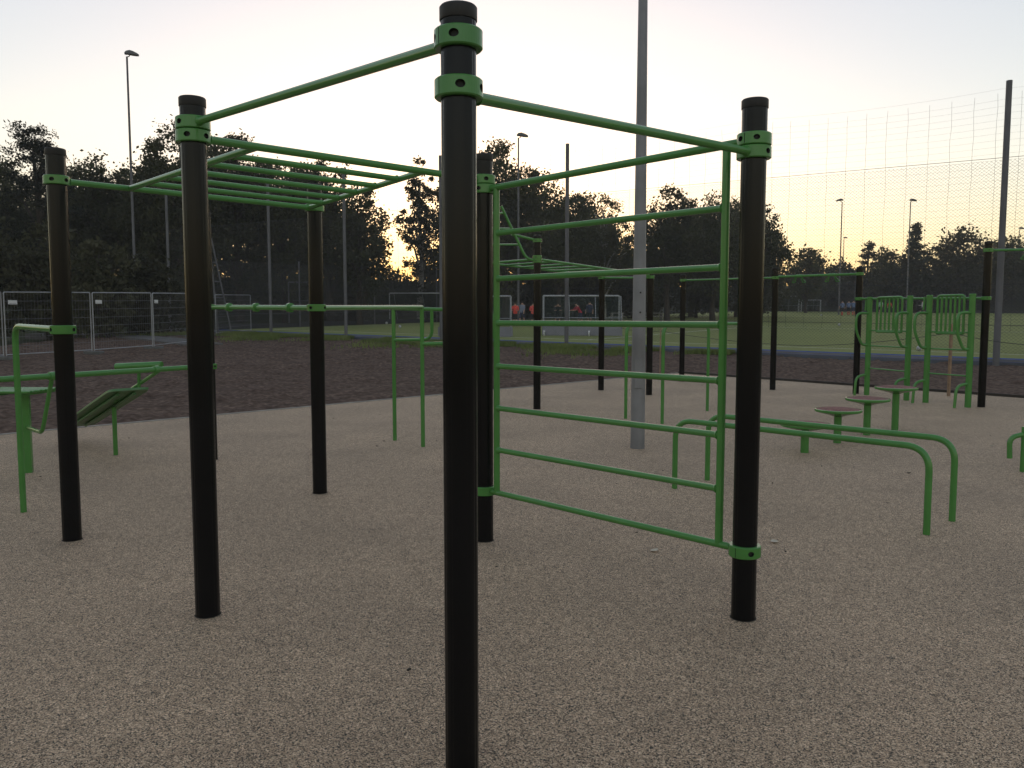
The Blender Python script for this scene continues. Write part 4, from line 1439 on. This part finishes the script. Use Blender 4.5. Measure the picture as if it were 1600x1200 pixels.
TG = 'trees behind the playground and pitch'
T = [
 ('oak_tree', -35, 235, 150, 58, 'broad', 'broad dark tree cut by the left edge'),
 ('pine_tree', 52, 193, 135, 56, 'pine', 'open-crowned pine above the leftmost black post'),
 ('oak_tree', 150, 236, 120, 62, 'broad', 'loose rounded tree left of the tallest floodlight pole'),
 ('oak_tree', 196, 262, 80, 66, 'broad', 'lower tree directly behind the tallest floodlight pole'),
 ('oak_tree', 278, 186, 150, 60, 'broad', 'large dark oak behind the top of the second left post'),
 ('oak_tree', 366, 206, 110, 64, 'broad', 'dark tree right of the second left post, above the monkey bars'),
 ('oak_tree', 440, 250, 130, 66, 'broad', 'rounded tree behind the left half of the monkey bars'),
 ('oak_tree', 512, 243, 110, 64, 'broad', 'tall tree behind the monkey bars above the fourth post'),
 ('oak_tree', 560, 288, 95, 62, 'broad', 'tree whose right side slopes to the bright sunset gap'),
 ('birch_tree', 656, 246, 72, 74, 'birch', 'feathery birch right of the bright sunset gap'),
 ('oak_tree', 722, 250, 95, 72, 'broad', 'tree mostly hidden by the middle black post'),
 ('oak_tree', 788, 218, 135, 68, 'broad', 'tall tree just right of the middle black post'),
 ('oak_tree', 872, 284, 125, 72, 'broad', 'tree crown around the thin dark fence post'),
 ('birch_tree', 944, 302, 95, 76, 'birch', 'sunlit light tree left of the steel pole'),
 ('oak_tree', 1046, 288, 92, 70, 'broad', 'dark tree right of the steel pole behind the wall ladder'),
 ('oak_tree', 1118, 296, 120, 73, 'broad', 'dark tree behind the right upright of the wall ladder'),
 ('oak_tree', 1190, 318, 90, 75, 'broad', 'tree behind the right rig post, edged by bright sky'),
 ('oak_tree', 10, 262, 120, 74, 'broad', 'darker tree in the second row behind the pine'),
 ('oak_tree', 110, 255, 130, 76, 'broad', 'second-row tree right of the leftmost black post'),
 ('oak_tree', 235, 240, 110, 78, 'broad', 'second-row tree between the floodlight pole and the large oak'),
 ('oak_tree', 325, 225, 120, 78, 'broad', 'second-row tree behind the second left post'),
 ('oak_tree', 405, 245, 110, 80, 'broad', 'second-row tree above the left ladder rail'),
 ('oak_tree', 475, 256, 110, 80, 'broad', 'second-row tree above the middle of the monkey bars'),
 ('oak_tree', 832, 262, 110, 84, 'broad', 'second-row tree behind the floodlight pole beside the middle post'),
 ('oak_tree', 905, 300, 110, 86, 'broad', 'second-row tree right of the thin dark fence post'),
 ('oak_tree', 1082, 308, 100, 88, 'broad', 'second-row tree behind the middle of the wall ladder top'),
 ('oak_tree', 1155, 308, 100, 88, 'broad', 'second-row tree left of the right rig post'),
 ('oak_tree', 1262, 384, 70, 112, 'broad', 'low distant tree right of the right rig post'),
 ('oak_tree', 1313, 408, 70, 130, 'broad', 'lowest distant tree under the bright yellow gap'),
 ('pine_tree', 1358, 376, 46, 122, 'pine', 'small spiky pine right of the bright yellow gap'),
 ('oak_tree', 1392, 392, 64, 118, 'broad', 'dark low tree between the small pine and the pointed conifer'),
 ('conifer_tree', 1432, 348, 92, 112, 'cone', 'pointed conifer beside a floodlight pole on the right'),
 ('oak_tree', 1500, 358, 110, 112, 'broad', 'wide dark tree right of the pointed conifer'),
 ('oak_tree', 1572, 364, 95, 114, 'broad', 'dark tree behind the thick right fence post'),
 ('oak_tree', 1650, 370, 110, 114, 'broad', 'dark tree cut by the right edge'),
]
for i, (nm, u, v, w, y, k, lab) in enumerate(T):
    tree(nm, u, v, w, y, k, lab, TG, seed=i + 1, base_frac=0.16)
B = [
 (-20, 330, 150, 42, 'large dark shrub at the left edge behind the site fence'),
 (70, 345, 130, 44, 'large dark shrub behind the leftmost black post'),
 (150, 372, 120, 43, 'dark shrub behind the second site fence panel'),
 (225, 392, 130, 46, 'dark shrub left of the tall second post'),
 (20, 330, 140, 70, 'tall undergrowth behind the pine at the left edge'),
 (118, 335, 140, 70, 'tall undergrowth behind the left rig post'),
 (205, 340, 130, 72, 'tall undergrowth around the foot of the tallest floodlight pole'),
 (288, 335, 140, 72, 'tall undergrowth behind the second rig post'),
 (1005, 350, 90, 95, 'undergrowth in the gap beside the steel pole'),
 (960, 352, 90, 95, 'undergrowth left of the steel pole, farther back'),
 (300, 405, 120, 55, 'shrub behind the tall second post'),
 (372, 385, 120, 70, 'shrub below the left end of the monkey bars'),
 (455, 372, 130, 74, 'shrub left of the fourth post'),
 (540, 380, 120, 72, 'shrub right of the fourth post'),
 (612, 416, 90, 80, 'low shrub under the bright sunset gap'),
 (672, 385, 100, 82, 'shrub under the feathery birch'),
 (750, 360, 110, 80, 'shrub behind the middle posts'),
 (840, 370, 130, 80, 'shrub behind the distant rig'),
 (925, 385, 120, 82, 'shrub left of the steel pole'),
 (1010, 385, 110, 82, 'shrub directly behind the steel pole'),
 (1090, 375, 120, 84, 'shrub behind the middle of the wall ladder'),
 (1180, 385, 120, 86, 'shrub behind the right rig post'),
 (1250, 420, 90, 125, 'low distant shrub right of the right rig post'),
 (1318, 428, 90, 132, 'low distant shrub above the players in blue'),
 (1385, 415, 100, 124, 'low distant shrub behind the farther station'),
 (1460, 408, 110, 122, 'low distant shrub behind the nearer station'),
 (1540, 405, 110, 122, 'low distant shrub left of the thick fence post'),
 (1615, 405, 110, 122, 'low distant shrub at the right edge'),
]
for i, (u, v, w, y, lab) in enumerate(B):
    tree('shrub', u, v, w, y, 'bush', lab, 'shrubs below the trees', cat='shrub', seed=60 + i, base_frac=-0.12, dens=1.35)

# ------------------------------------------------------------------ evening air
m, n, l, b = mat('haze_air')
n.remove(b)
pv = n.new('ShaderNodeVolumePrincipled')
pv.inputs['Color'].default_value = (0.9, 0.9, 0.9, 1)
pv.inputs['Density'].default_value = 0.00065
pv.inputs['Anisotropy'].default_value = 0.3
l.new(pv.outputs[0], n['Material Output'].inputs['Volume'])
hb_ = MB().box((0, 147, 11.35), (660, 430, 25.3))
o = struct('haze', hb_, 'haze_air', 'stuff', False)
o['label'] = 'thin evening haze hanging over the whole place'; o['category'] = 'haze'
